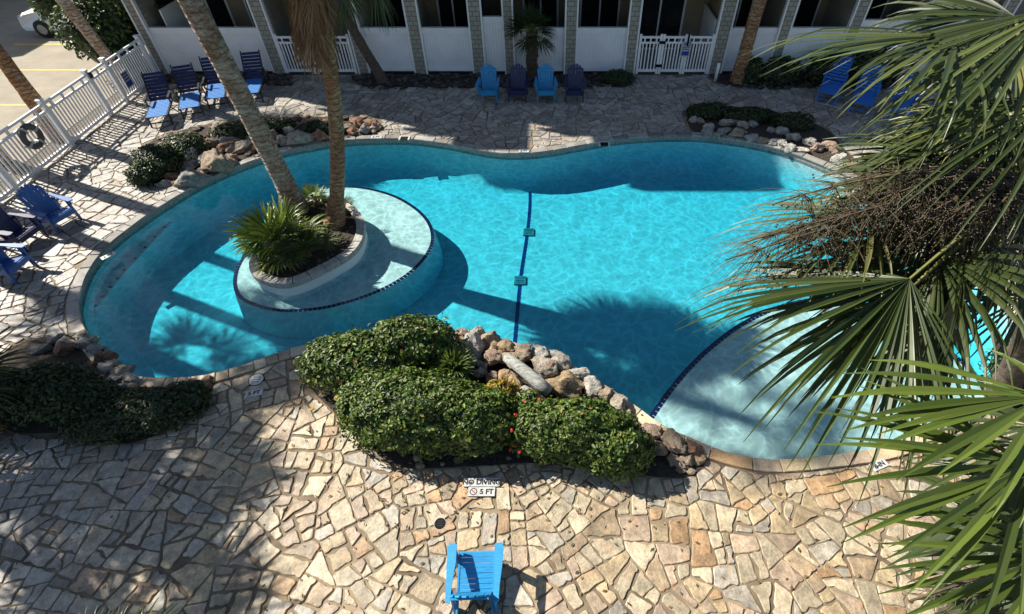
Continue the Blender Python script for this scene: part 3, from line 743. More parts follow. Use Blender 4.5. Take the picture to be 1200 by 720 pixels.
shrub("low_shrub", "low spreading shrub with small leaves next to the 5 FT marker", "shrub", [((-6.95, 4.85, 0.18), (0.9, 0.45, 0.32)), ((-7.5, 4.6, 0.18), (0.75, 0.42, 0.32)), ((-6.4, 5.1, 0.14), (0.45, 0.36, 0.26))], 6500, 0.06, tints=DARK+[(0.05, 0.075, 0.025)], seed=15)
shrub("round_shrub", "bushy round shrub at the end of the rock bank near the fence", "shrub", [((-10.75, 12.75, 0.25), (0.62, 0.6, 0.5)), ((-10.35, 13.5, 0.22), (0.6, 0.6, 0.45)), ((-10.9, 12.2, 0.2), (0.4, 0.4, 0.35))], 4200, 0.075, tints=DARK+GREEN[2:3], seed=16)
shrub("low_hedge", "low dark hedge along the top of the rock bank behind the island palms", "hedge", [((-9.3, 14.7, 0.12), (0.9, 0.4, 0.3)), ((-8.3, 15.05, 0.12), (0.6, 0.3, 0.26)), ((-7.0, 14.95, 0.1), (0.7, 0.3, 0.22))], 3200, 0.08, tints=DARK, seed=17)
shrub("low_hedge", "low narrow clipped hedge above the small grey rocks opposite the gate sign", "hedge", [((5.3, 16.05, 0.12), (0.8, 0.32, 0.3)), ((6.5, 15.75, 0.12), (0.9, 0.32, 0.3)), ((7.7, 15.3, 0.12), (0.7, 0.35, 0.32))], 3200, 0.08, tints=DARK, seed=18)
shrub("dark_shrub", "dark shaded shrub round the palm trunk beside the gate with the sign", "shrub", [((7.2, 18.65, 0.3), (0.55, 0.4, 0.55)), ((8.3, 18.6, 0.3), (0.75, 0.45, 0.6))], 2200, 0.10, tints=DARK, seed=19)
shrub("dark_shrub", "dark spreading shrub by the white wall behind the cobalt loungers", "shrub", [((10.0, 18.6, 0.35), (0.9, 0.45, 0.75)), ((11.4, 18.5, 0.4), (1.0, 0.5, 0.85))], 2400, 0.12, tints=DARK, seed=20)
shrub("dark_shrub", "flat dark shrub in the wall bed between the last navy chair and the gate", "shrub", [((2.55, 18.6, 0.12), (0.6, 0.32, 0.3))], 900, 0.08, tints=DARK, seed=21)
shrub("dark_shrub", "dark shrub at the foot of the leaning palm trunk by the beach shelf", "shrub", [((8.75, 5.55, 0.35), (0.75, 0.6, 0.6)), ((9.4, 5.0, 0.4), (0.7, 0.6, 0.7))], 2200, 0.09, tints=DARK, seed=22)
bush = shrub("large_bush", "large glossy green bush outside the railing fence hiding the white car", "bush", [((-15.70, 19.70, 1.30), (1.35, 1.3, 1.35)), ((-15.30, 20.30, 1.90), (1.1, 1.2, 1.3)), ((-17.30, 20.90, 1.90), (1.1, 1.1, 1.2)), ((-15.10, 19.30, 0.80), (0.6, 0.7, 0.7)), ((-16.00, 21.40, 2.40), (1.5, 1.2, 1.2)), ((-14.40, 21.30, 2.00), (0.9, 1.0, 1.2))], 9000, 0.16, tints=[(0.035, 0.065, 0.014), (0.05, 0.085, 0.018)], seed=23, inner=0.65)
# facade bed pebbles
def pebbles(poly, n, seed, r0=0.03, r1=0.1, lab=None):
    r2 = random.Random(seed); V, Fc, T = [], [], []
    xs = [p.x for p in poly]; ys = [p.y for p in poly]
    bmq = bmesh.new(); bmesh.ops.create_icosphere(bmq, subdivisions=1, radius=1); bv = [v.co.copy() for v in bmq.verts]; bf = [tuple(v.index for v in f.verts) for f in bmq.faces]; bmq.free()
    while n > 0:
        p = Vector((r2.uniform(min(xs), max(xs)), r2.uniform(min(ys), max(ys)), 0))
        if not inside(p, poly): continue
        n -= 1; s = r2.uniform(r0, r1); o = len(V); sc = Vector((s*r2.uniform(0.8, 1.4), s, s*0.6)); g_ = r2.uniform(0.03, 0.16)
        V += [Vector((p.x+v.x*sc.x*(1+0.2*r2.random()), p.y+v.y*sc.y, 0.01+s*0.3+v.z*sc.z)) for v in bv]; Fc += [tuple(i+o for i in f) for f in bf]; T += [(g_*1.1, g_, g_*0.85)]*len(bf)
    return V, Fc, T
for k, nm in enumerate(('facade1', 'facade2', 'facade3')):
    V, Fc, T = pebbles(beds[nm], 420, 30+k); o = stuff(pyd("pebbles", V, Fc, M_rock, None, tints=T)); tag(o, ("dark pebbles in the wall bed behind the navy loungers", "dark pebbles in the wall bed behind the four garden chairs", "dark pebbles in the wall bed behind the cobalt loungers")[k], "pebbles")
V, Fc, T = pebbles(beds['topleft'], 260, 41, 0.04, 0.13); o = stuff(pyd("pebbles", V, Fc, M_rock, None, tints=[(t[0]*2.6, t[1]*2.1, t[2]*1.9) for t in T])); tag(o, "loose rubble filling the rock bank behind the island palms", "rubble")
V, Fc, T = pebbles(beds['front'], 260, 42, 0.03, 0.09); o = stuff(pyd("pebbles", V, Fc, M_rock, None, tints=[(t[0]*3, t[1]*2.5, t[2]*2) for t in T])); tag(o, "loose rubble under the hedges and pale rocks", "rubble")

# ------------------------------------------------------------------ palms
def fan_blade(hub, axis, nrm, Rb, n, spread, droop, seed, tints, wscale=1.0, fold=0.22, tip_droop=0.5, join=0.42, vfold=0.0, jit=0.2):
    """verts, faces, tints of a palmate blade in world space; gravity bends the leaflets"""
    r2 = random.Random(seed); axis = Vector(axis).normalized(); nrm = Vector(nrm); nrm = (nrm-axis*nrm.dot(axis)).normalized(); side = nrm.cross(axis)
    V, Fc, T = [], [], []; segs = 8; dphi = spread/n
    for i in range(n):
        f = (i+0.5)/n-0.5; ph = f*spread+r2.gauss(0, dphi*jit)
        L = Rb*(1-0.28*abs(2*f)**2.2)*r2.uniform(0.88, 1.06)
        d0 = axis*math.cos(ph)+side*math.sin(ph); d0 = (d0+nrm*(0.10*math.cos(ph)+r2.gauss(0, 0.06)-vfold*abs(math.sin(ph)))).normalized()
        lat = -axis*math.sin(ph)+side*math.cos(ph)
        dr = droop*r2.uniform(0.7, 1.3); td = tip_droop*r2.uniform(0.4, 1.6); twist = r2.gauss(0, 0.35)
        col = r2.choice(tints); k = r2.uniform(0.8, 1.2); col = tuple(c*k for c in col); o = len(V)
        p = Vector(hub); d = d0.copy()
        wmax = 2*math.tan(dphi/2)*join*L*1.04*wscale
        for s in range(segs+1):
            t = s/segs
            if t <= join: w = wmax*(t/join)
            else: u = (t-join)/(1-join); w = wmax*(1-u**1.5)*1.0+0.002
            w = max(w, 0.004)
            tw = twist*max(0, t-join); l2 = (lat*math.cos(tw)+nrm*math.sin(tw)); n2 = d.cross(l2)
            if n2.dot(nrm) < 0: n2 = -n2
            V += [p-l2*w/2+n2*w*fold, p.copy(), p+l2*w/2+n2*w*fold]
            g_ = dr*(t**1.5)+td*max(0, t-0.6)*2.2
            d = (d0+Vector((0, 0, -1))*g_).normalized(); p = p+d*(L/segs)
        for s in range(segs):
            a = o+s*3; Fc += [(a, a+1, a+4, a+3), (a+1, a+2, a+5, a+4)]; T += [col, col]
    return V, Fc, T
def petiole(a, b_, w, sag=0.0):
    a, b_ = Vector(a), Vector(b_); pts = []
    for i in range(6):
        t = i/5; pts.append(a.lerp(b_, t)+Vector((0, 0, 1))*sag*4*t*(1-t))
    return tube_data(pts, [w*(1.25-0.6*i/5) for i in range(6)], 5)
PAL = [(0.035, 0.058, 0.012), (0.05, 0.073, 0.015), (0.023, 0.042, 0.009), (0.07, 0.09, 0.024)]
PALE = [(0.06, 0.08, 0.022), (0.034, 0.05, 0.013), (0.10, 0.118, 0.036), (0.026, 0.038, 0.01)]
DRYC = [(0.24, 0.13, 0.06), (0.17, 0.085, 0.04), (0.30, 0.19, 0.10)]
def frond(parent, origin, hub, axis, nrm, Rb, n=26, spread=R_(200), droop=0.35, seed=0, tints=PAL, pw=0.022, sag=0.06, name="frond", **kw):
    V, Fc, T = fan_blade(hub, axis, nrm, Rb, n, spread, droop, seed, tints, **kw)
    V2, F2 = petiole(origin, hub, pw, sag); o = len(V); V = V+V2; Fc = Fc+[tuple(i+o for i in f) for f in F2]
    pc = tints[0] if tints is DRYC else (0.20, 0.20, 0.06); T = T+[pc]*len(F2)
    L = parent.location
    return pyd(name, [v-L for v in V], Fc, M_frond, parent, tints=T)
def trunk_pts(base, top, bow=(0, 0, 0), n=26):
    base, top, bow = Vector(base), Vector(top), Vector(bow)
    return [base.lerp(top, i/(n-1))+bow*4*(i/(n-1))*(1-i/(n-1)) for i in range(n)]
def trunk(parent, base, top, r0, r1, mat, bow=(0, 0, 0), flare=1.25, n=60, seed=0, rough=0.05, scar=0.035):
    P = trunk_pts(base, top, bow, n); rad = []
    for i in range(n):
        t = i/(n-1); r = r0+(r1-r0)*t
        if t < 0.14: r *= 1+(flare-1)*(1-t/0.14)
        rad.append(r*(1+(scar if i % 2 else -scar)*(0.4+0.6*abs(noise.noise(Vector((i*0.7, seed, 0)))))))
    V, Fc = tube_data(P, rad, 16)
    L = parent.location; V2 = []
    for i, v in enumerate(V):
        c = P[min(i//16, n-1)]; d = v-c; V2.append(c+d*(1+rough*noise.noise(v*4+Vector((seed, 0, 0)))+rough*0.7*noise.noise(v*14))-L)
    return pyd("trunk", V2, Fc, mat, parent, True)
def crown(parent, top, n_green, n_dry, pet, Rb, seed, n_leaf=22, tints=PAL, elmin=-25, elmax=80, leaf_spread=R_(190), droop=0.4, skirt=0.75, down=(0, 0, -1)):
    r2 = random.Random(seed); top = Vector(top)
    for i in range(n_green):
        az = i*2.39996+r2.uniform(-0.3, 0.3); el = R_(elmax-(elmax-elmin)*((i+0.5)/n_green)+r2.uniform(-8, 8))
        d = Vector((math.cos(az)*math.cos(el), math.sin(az)*math.cos(el), math.sin(el)))
        pl = pet*r2.uniform(0.8, 1.15); hub = top+d*pl+Vector((0, 0, -0.12*pl)); up = Vector((-math.cos(az)*math.sin(el), -math.sin(az)*math.sin(el), math.cos(el)))
        ax = (d+Vector((0, 0, -0.25))).normalized()
        frond(parent, top+d*0.08, hub, ax, up, Rb*r2.uniform(0.85, 1.1), n_leaf, leaf_spread, droop, seed*100+i, tints, pw=0.018)
    for i in range(n_dry):
        az = i*2.39996+1; el = R_(r2.uniform(-84, -68))
        dn = Vector(down).normalized(); rd = Vector((math.cos(az), math.sin(az), 0)); d = (rd*math.cos(el)-dn*math.sin(el)).normalized(); o = top+dn*(0.1+skirt*(i+0.5)/n_dry)+rd*0.14
        frond(parent, o, o+d*pet*0.45, (d+Vector((0, 0, -0.4))).normalized(), Vector((math.cos(az), math.sin(az), 0.2)), Rb*0.7*r2.uniform(0.8, 1.1), 14, R_(75), 0.5, seed*100+50+i, DRYC, pw=0.016, name="dry_frond")
PET = 0.26
# island planter
planter_px = [(293,308),(297,321),(310,328),(328,332),(347,329),(370,319),(395,306),(414,293),(424,276),(425,258),(415,243),(400,233),(382,229),(362,232),(345,243),(330,258),(312,276),(299,293)]
plo = ccw(resample(spline([G(x, y, PET) for x, y in planter_px], 5), 0.12))
pt = thing("island_planter", "raised kidney-shaped planter with a grey rim standing on the pool ledge", "planter", (G(360, 290).x, G(360, 290).y, LZ)); O = pt.location
def rel(l, z): return [Vector((p.x-O.x, p.y-O.y, z-O.z)) for p in l]
ring_strip("wall", [rel(offset(plo, 0.0), LZ-0.02), rel(offset(plo, 0.0), 0.12)], M_plaster, pt)
cin, cout = offset(plo, -0.17), offset(plo, 0.035); k = len(plo); i = 0
while i < k:
    j = min(i+3, k); q = [cout[a % k] for a in range(i, j+1)]+[cin[a % k] for a in range(j, i-1, -1)]; c = sum(q, Vector())/len(q)
    q = ccw([c+(p-c)*0.97 for p in q]); n = len(q); V = rel(q, 0.12)+rel(q, 0.245)+rel([c+(p-c)*0.95 for p in q], 0.26)
    Fc = [tuple(range(2*n, 3*n))]+[(a*n+b_, a*n+(b_+1) % n, (a+1)*n+(b_+1) % n, (a+1)*n+b_) for a in range(2) for b_ in range(n)]
    pyd("rim_block", V, Fc, M_grey, pt); i = j
so = fill_loops("soil", [rel(offset(plo, -0.12), 0.19)], M_soil, pt)
V, Fc, T = pebbles(offset(plo, -0.25), 220, 77, 0.02, 0.06)
o = stuff(pyd("mulch", [Vector((v.x-O.x, v.y-O.y, v.z+0.18-O.z)) for v in V], Fc, M_rock, pt, tints=[(t[0]*1.3, t[1]*1.0, t[2]*0.8) for t in T]))
def palm(name, label, base, top, r0, r1, mat, cat="palm tree", bow=(0, 0, 0), group=None, **kw):
    t = thing(name, label, cat, base, 0, group); trunk(t, base, top, r0, r1, mat, bow, seed=len(label), **kw); return t
# leaning island palm 1, upright island palm 2
b1 = G(350, 248, 0.2); t1 = Vector((-6.92, b1.y+0.3, 6.9))
p1 = palm("palm_tree", "pale-trunked palm leaning towards the fence from the island planter", b1, t1, 0.225, 0.205, M_trunk, bow=(0.05, 0, 0.0))
crown(p1, t1, 26, 10, 0.75, 0.95, 2)
b2 = G(392, 262, 0.2); t2 = Vector((-3.98, b2.y+0.1, 6.0))
p2 = palm("palm_tree", "brown-trunked palm with a dry frond skirt in the island planter", b2, t2, 0.168, 0.118, M_trunk2, bow=(0.27, 0, 0), flare=1.6)
crown(p2, t2, 24, 64, 0.75, 0.9, 3, elmin=-8, skirt=1.3, down=b2-t2)
frond(p2, t2, U(402, -14, 8.55), U(424, 42, 8.5)-U(402, -14, 8.55), (-0.2, -1, 0.4), 0.9, 24, R_(75), 0.2, 333, PAL)
frond(p2, t2, U(372, -20, 8.5), U(358, 40, 8.45)-U(372, -20, 8.5), (-0.2, -1, 0.4), 0.95, 16, R_(40), 0.5, 334, DRYC, name="dry_frond")
frond(p2, t2, U(440, -22, 8.6), U(452, 30, 8.6)-U(440, -22, 8.6), (0.2, -1, 0.4), 0.9, 16, R_(50), 0.5, 335, PALE)
# low fan palms in the planter
def low_palm(px, py, label, n, Rb, pet, seed, z0=0.2, tints=PAL, el=(5, 75), parent_z=None):
    b_ = G(px, py, z0); t = thing("fan_palm", label, "palm", b_); r2 = random.Random(seed)
    V, Fc = tube_data([Vector((0, 0, 0)), Vector((0, 0, 0.12))], [0.09, 0.07], 8); pyd("trunk", V, Fc, M_bark, t)
    for i in range(n):
        az = i*2.39996+r2.uniform(-0.4, 0.4); e = R_(el[1]-(el[1]-el[0])*(i+0.5)/n); d = Vector((math.cos(az)*math.cos(e), math.sin(az)*math.cos(e), math.sin(e)))
        up = Vector((-math.cos(az)*math.sin(e), -math.sin(az)*math.sin(e), math.cos(e))); pl = pet*r2.uniform(0.7, 1.2)
        frond(t, b_+Vector((0, 0, 0.1)), b_+Vector((0, 0, 0.1))+d*pl, d, up, Rb*r2.uniform(0.8, 1.1), 30, R_(215), 0.22, seed*77+i, tints, pw=0.012, join=0.6, tip_droop=0.7)
    return t
FANG = [(0.14, 0.19, 0.03), (0.18, 0.23, 0.04), (0.10, 0.15, 0.028)]
low_palm(330, 292, "bright green low fan palm at the narrow end of the island planter", 11, 0.78, 0.45, 51, tints=FANG)
low_palm(362, 300, "grey-green drooping fan palm in the middle of the island planter", 10, 0.5, 0.36, 52, tints=[(0.10, 0.12, 0.05), (0.075, 0.10, 0.035)])
low_palm(372, 240, "small fan palm seedling between the two island trunks", 7, 0.3, 0.2, 53, tints=FANG)
low_palm(405, 250, "sparse palm seedling beside the brown island trunk", 5, 0.22, 0.18, 54)
low_palm(533, 440, "light green strappy rosette plant growing before the pale rocks", 14, 0.42, 0.12, 55, 0.25, tints=[(0.10, 0.15, 0.04), (0.13, 0.18, 0.05)], el=(30, 85))
# palms outside the railing fence
bA = Vector((-14.75, 14.55, 0)); tA = Vector((-15.0, 14.6, 15.2))
q1 = palm("palm_tree", "dark brown palm trunk outside the fence next to the parking lines", bA, tA, 0.19, 0.16, M_trunk2); crown(q1, tA, 34, 14, 0.95, 1.25, 4)
bB = Vector((-15.0, 18.6, 0)); tB = Vector((-16.4, 18.4, 7.6))
q2 = palm("palm_tree", "leaning tan palm trunk rising before the large bush outside the fence", bB, tB, 0.2, 0.17, M_trunk); crown(q2, tB, 24, 12, 0.85, 1.05, 5)
# palms by the facade
bC = G(450, 97); tC = bC+Vector((-2.0, 0.3, 5.2))
q3 = palm("palm_tree", "slim dark palm trunk leaning over the wall bed near the dry skirted palm", bC, tC, 0.17, 0.13, M_bark); crown(q3, tC, 20, 8, 0.7, 0.8, 6)
bD = G(864, 97); tD = bD+Vector((0.35, 0.2, 6.2))
q4 = palm("palm_tree", "brown ringed palm trunk in front of the white wall beside the sign gate", bD, tD, 0.23, 0.18, M_trunk2, bow=(-0.1, 0, 0)); crown(q4, tD, 22, 10, 0.8, 0.95, 7)
bE = G(624, 92); tE = bE+Vector((0.0, 0.0, 1.55))
q5 = palm("palm_tree", "short shaggy-trunked palm behind the row of garden chairs", bE, tE, 0.19, 0.20, M_bark, flare=1.0, rough=0.25, scar=0.14, n=30); crown(q5, tE, 22, 0, 0.45, 0.62, 8, elmin=-25, tints=[(0.03, 0.05, 0.015), (0.04, 0.06, 0.018)], n_leaf=20)
# palms beyond the frame whose shade falls on the deck and the pool
for k, (x, y, h, rc, nf, lb) in enumerate(((-17.0, 10.4, 7.6, 1.1, 20, "tall palm outside the fence shading the pool end"), (-13.2, 6.9, 6.3, 1.15, 40, "palm standing by the fence shading the near paving"), (-11.6, 4.1, 5.6, 1.1, 38, "shorter palm shading the paving below the shrubs"), (-16.0, 7.4, 7.0, 1.15, 34, "palm with a full crown beyond the shaded shrubs"),
    (-15.4, 11.5, 9.3, 1.15, 17, "very tall palm outside the fence shading the water before the island"), (-15.2, 9.8, 8.4, 1.15, 18, "tall full palm outside the fence shading the near pool end"), (-15.58, 13.2, 17.9, 0.85, 17, "towering palm outside the fence shading the beach shelf"))):
    b_ = Vector((x, y, 0)); t_ = b_+Vector((0.1, 0.1, h)); q = palm("palm_tree", lb, b_, t_, 0.2, 0.16, M_trunk); crown(q, t_, nf, 12, 0.85, rc, 10+k)

# big palms at the balcony, right side
def cam_frond(par, org, hub, tip, n, spread, droop, seed, tints=PAL, face=None, **kw):
    kw.setdefault('wscale', 0.86); kw.setdefault('jit', 0.35)
    hub, tip = Vector(hub), Vector(tip); ax = tip-hub; f = Vector(face) if face else Vector((-0.35, -0.1, 1))
    return frond(par, org, hub, ax, f, ax.length, n, spread, droop, seed, tints, pw=0.022, **kw)
cA = U(1205, 215, 5.4); baseA = G(1172, 462)
pa = palm("palm_tree", "leaning fruiting palm whose crown hangs over the beach shelf", baseA, cA, 0.20, 0.17, M_bark, bow=(0.5, 0.2, 0.0), rough=0.12, scar=0.08)
cam_frond(pa, cA, U(1066, 327, 4.9), U(818, 402, 4.5), 52, R_(200), 0.22, 901, PAL, face=(-0.4, -0.05, 0.9), tip_droop=1.1, fold=0.35, vfold=0.55, jit=0.4)
cam_frond(pa, cA, U(1122, 42, 5.3), U(902, 72, 5.0), 34, R_(160), 0.12, 902, PALE, face=(-0.2, 0.1, 1), tip_droop=0.8, vfold=0.3, jit=0.4)
cam_frond(pa, cA, U(1235, 10, 4.8), U(1065, 190, 4.5), 34, R_(125), 0.1, 903, PALE, face=(-0.4, -0.2, 0.9), tip_droop=0.6, vfold=0.2, jit=0.5)
cam_frond(pa, cA, U(1250, 110, 4.6), U(1070, 245, 4.3), 32, R_(105), 0.12, 904, PALE, face=(-0.5, -0.3, 0.8), tip_droop=0.7, vfold=0.2, jit=0.5)
cam_frond(pa, cA, U(1100, 300, 5.5), U(975, 500, 5.7), 38, R_(190), 0.3, 905, [(0.03, 0.045, 0.012), (0.045, 0.06, 0.018)], face=(-0.5, 0.5, 0.7), tip_droop=0.8)
cam_frond(pa, cA, U(1130, 320, 5.2), U(1090, 500, 5.4), 38, R_(170), 0.25, 906, [(0.035, 0.05, 0.015), (0.05, 0.07, 0.02)], face=(-0.3, 0.8, 0.5), tip_droop=0.6)
cam_frond(pa, cA, U(1020, 250, 5.8), U(840, 300, 6.0), 34, R_(150), 0.3, 907, [(0.06, 0.08, 0.02), (0.10, 0.10, 0.03)], face=(-0.1, 0.2, 1), tip_droop=0.8)
cam_frond(pa, cA, U(1150, 130, 5.8), U(1030, 180, 6.0), 34, R_(180), 0.3, 908, [(0.14, 0.16, 0.04), (0.2, 0.2, 0.05)], face=(-0.1, 0.2, 1), tip_droop=0.5)
cam_frond(pa, cA, U(1190, 60, 6.0), U(1080, 60, 6.4), 34, R_(180), 0.3, 909, [(0.05, 0.07, 0.02), (0.04, 0.055, 0.018)], face=(-0.1, 0.2, 1), tip_droop=0.5)
cam_frond(pa, cA, U(1170, 290, 5.0), U(1230, 400, 5.0), 34, R_(190), 0.3, 910, [(0.04, 0.055, 0.018)], face=(0.3, -0.1, 1), tip_droop=0.5)
cam_frond(pa, cA, U(1120, 210, 6.0), U(1010, 210, 6.2), 34, R_(200), 0.3, 911, [(0.04, 0.055, 0.018), (0.10, 0.09, 0.03)], face=(0, -0.1, 1), tip_droop=0.6)
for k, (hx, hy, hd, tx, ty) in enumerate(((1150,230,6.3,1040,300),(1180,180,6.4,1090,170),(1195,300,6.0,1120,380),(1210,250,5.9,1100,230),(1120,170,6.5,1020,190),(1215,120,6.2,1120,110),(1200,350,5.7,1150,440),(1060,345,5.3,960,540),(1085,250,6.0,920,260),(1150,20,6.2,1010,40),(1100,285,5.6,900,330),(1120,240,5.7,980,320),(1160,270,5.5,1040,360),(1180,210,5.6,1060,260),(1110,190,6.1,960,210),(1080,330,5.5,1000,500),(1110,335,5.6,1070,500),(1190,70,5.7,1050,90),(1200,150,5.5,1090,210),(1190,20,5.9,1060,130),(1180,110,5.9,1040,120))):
    cam_frond(pa, cA, U(hx, hy, hd), U(tx, ty, hd+0.3), 32, R_(210), 0.35, 912+k, [(0.026, 0.04, 0.011), (0.038, 0.056, 0.015)], face=(0.25, -0.3, 0.9), tip_droop=0.8, vfold=0.35)  # crown interior shade put into these dark leaf tints
for k in range(10):
    az = R_(-60+k*26); d = Vector((math.cos(az), math.sin(az)*0.8, 0.5-0.08*k)).normalized(); hub = cA+d*0.95
    frond(pa, cA, hub, (d+Vector((0, 0, -0.2))).normalized(), Vector((-d.x*0.4, -d.y*0.4, 1)), 1.15, 22, R_(190), 0.35, 930+k, PAL)
def fruit_stalk(par, a, b_, sag, seed, nb=70, berries=True, br=0.35):
    """arching stalk with many thin branchlets and dark berries"""
    r2 = random.Random(seed); a, b_ = Vector(a), Vector(b_); L = par.location; V, Fc = [], []
    main = [a.lerp(b_, i/9)+Vector((0, 0, sag*4*(i/9)*(1-i/9))) for i in range(10)]
    def put(p, rad, n):
        v, f = tube_data(p, rad, n); o = len(V); V.extend([x-L for x in v]); Fc.extend([tuple(i+o for i in q) for q in f])
    put(main, [0.018-0.0012*i for i in range(10)], 5); BP = []
    for k in range(nb):
        t = r2.uniform(0.25, 1); p = main[int(t*9)]; d = ((b_-a).normalized()*r2.uniform(0, 0.8)+Vector((r2.gauss(0, 1), r2.gauss(0, 1), r2.gauss(-0.5, 0.6)))*0.7).normalized()
        l = br*r2.uniform(0.5, 1.3); pts = [p+d*l*s/5+Vector((0, 0, -0.5*l*(s/5)**2))+Vector((r2.gauss(0, 0.012), r2.gauss(0, 0.012), 0)) for s in range(6)]
        put(pts, [0.0036-0.0004*s for s in range(6)], 3)
        for s in range(2, 6):
            for _ in range(2): BP.append(pts[s]+Vector((r2.gauss(0, 0.025), r2.gauss(0, 0.025), r2.gauss(0, 0.025))))
    o = pyd("fruit_stalk", V, Fc, M_twig, par)
    if berries:
        bmq = bmesh.new(); bmesh.ops.create_icosphere(bmq, subdivisions=1, radius=0.013); bv = [v.co.copy() for v in bmq.verts]; bf = [tuple(v.index for v in f.verts) for f in bmq.faces]; bmq.free()
        V2, F2 = [], []
        for p in BP:
            q = len(V2); V2 += [p+v-L for v in bv]; F2 += [tuple(i+q for i in f) for f in bf]
        stuff(pyd("berries", V2, F2, M_berry, o, True))
    return o
fruit_stalk(pa, cA, U(905, 240, 5.5), 0.25, 1, 150, False, 0.6)
fruit_stalk(pa, cA, U(870, 285, 5.4), 0.1, 2, 170, False, 0.6)
fruit_stalk(pa, cA, U(850, 305, 5.3), 0.1, 8, 150, False, 0.5)
fruit_stalk(pa, cA, U(930, 275, 5.3), 0.15, 9, 150, True, 0.5)
fruit_stalk(pa, cA, U(1030, 235, 5.3), 0.2, 3, 120, True, 0.45)
fruit_stalk(pa, cA, U(1065, 265, 5.2), 0.2, 4, 140, True, 0.45)
fruit_stalk(pa, cA, U(1110, 255, 5.0), 0.15, 5, 140, True, 0.4)
fruit_stalk(pa, cA, U(1000, 215, 5.6), 0.2, 6, 90, True, 0.45)
fruit_stalk(pa, cA, U(1160, 250, 4.9), 0.1, 7, 120, True, 0.4)
cB = U(1300, 630, 3.2); baseB = Vector((cB.x+0.25, cB.y-0.35, 0))
pb = palm("palm_tree", "broad-leaved green palm close under the balcony in the corner", baseB, cB, 0.22, 0.2, M_bark, rough=0.12, scar=0.08)
BG = [(0.068, 0.10, 0.014), (0.045, 0.07, 0.01), (0.085, 0.118, 0.018)]
cam_frond(pb, cB, U(1205, 545, 2.75), U(975, 605, 2.6), 17, R_(125), 0.14, 951, BG, face=(-0.2, -0.15, 1), tip_droop=0.25, join=0.4)
cam_frond(pb, cB, U(1225, 465, 2.9), U(1005, 520, 2.8), 14, R_(85), 0.25, 952, BG, face=(-0.1, 0.1, 1), tip_droop=0.3, join=0.55)
cam_frond(pb, cB, U(1240, 650, 2.7), U(1075, 800, 2.5), 17, R_(125), 0.12, 953, BG, face=(-0.2, -0.2, 1), tip_droop=0.25)
DK = [(0.03, 0.05, 0.012), (0.045, 0.065, 0.018)]  # darker leaf tints; shade behind the bright front fronds put into colour
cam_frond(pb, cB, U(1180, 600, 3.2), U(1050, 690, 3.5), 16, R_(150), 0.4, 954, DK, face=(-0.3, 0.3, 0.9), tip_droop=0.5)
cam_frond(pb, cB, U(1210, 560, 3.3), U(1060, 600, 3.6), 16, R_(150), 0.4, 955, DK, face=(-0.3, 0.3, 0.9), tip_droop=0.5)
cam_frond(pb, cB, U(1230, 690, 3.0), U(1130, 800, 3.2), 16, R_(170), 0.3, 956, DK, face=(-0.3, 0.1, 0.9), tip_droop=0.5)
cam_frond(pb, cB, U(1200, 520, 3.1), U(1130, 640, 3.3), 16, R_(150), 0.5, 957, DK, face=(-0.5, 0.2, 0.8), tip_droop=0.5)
for k in range(10):
    az = R_(-150+k*33); d = Vector((math.cos(az), math.sin(az), 0.45)).normalized(); hub = cB+d*0.55
    if d.x < -0.2 and d.y > 0: continue
    frond(pb, cB, hub, d, Vector((-d.x*0.4, -d.y*0.4, 1)), 0.85, 16, R_(170), 0.35, 970+k, BG)
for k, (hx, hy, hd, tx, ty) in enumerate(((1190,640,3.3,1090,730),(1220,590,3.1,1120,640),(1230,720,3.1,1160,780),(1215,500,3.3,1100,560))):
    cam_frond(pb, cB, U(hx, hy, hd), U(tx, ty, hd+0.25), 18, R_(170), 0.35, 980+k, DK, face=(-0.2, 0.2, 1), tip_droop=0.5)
fruit_stalk(pb, cB, U(1065, 705, 3.1), 0.1, 21, 60, False, 0.2)
# palm at the left edge of the frame and a small one below the balcony
cC = U(-70, 455, 8.2); ql = palm("palm_tree", "small palm with pale drooping leaflets beside the shaded shrubs", Vector((cC.x, cC.y-0.1, 0)), cC, 0.14, 0.12, M_bark); crown(ql, cC, 16, 4, 0.55, 0.75, 31, tints=PALE)
cD = Vector((-3.85, 0.62, 2.4)); qd = palm("palm_tree", "young dark palm growing below the balcony with only its leaf tips showing", Vector((cD.x, cD.y-0.1, 0)), cD, 0.12, 0.1, M_bark); crown(qd, cD, 14, 0, 0.4, 0.55, 32, tints=DK)

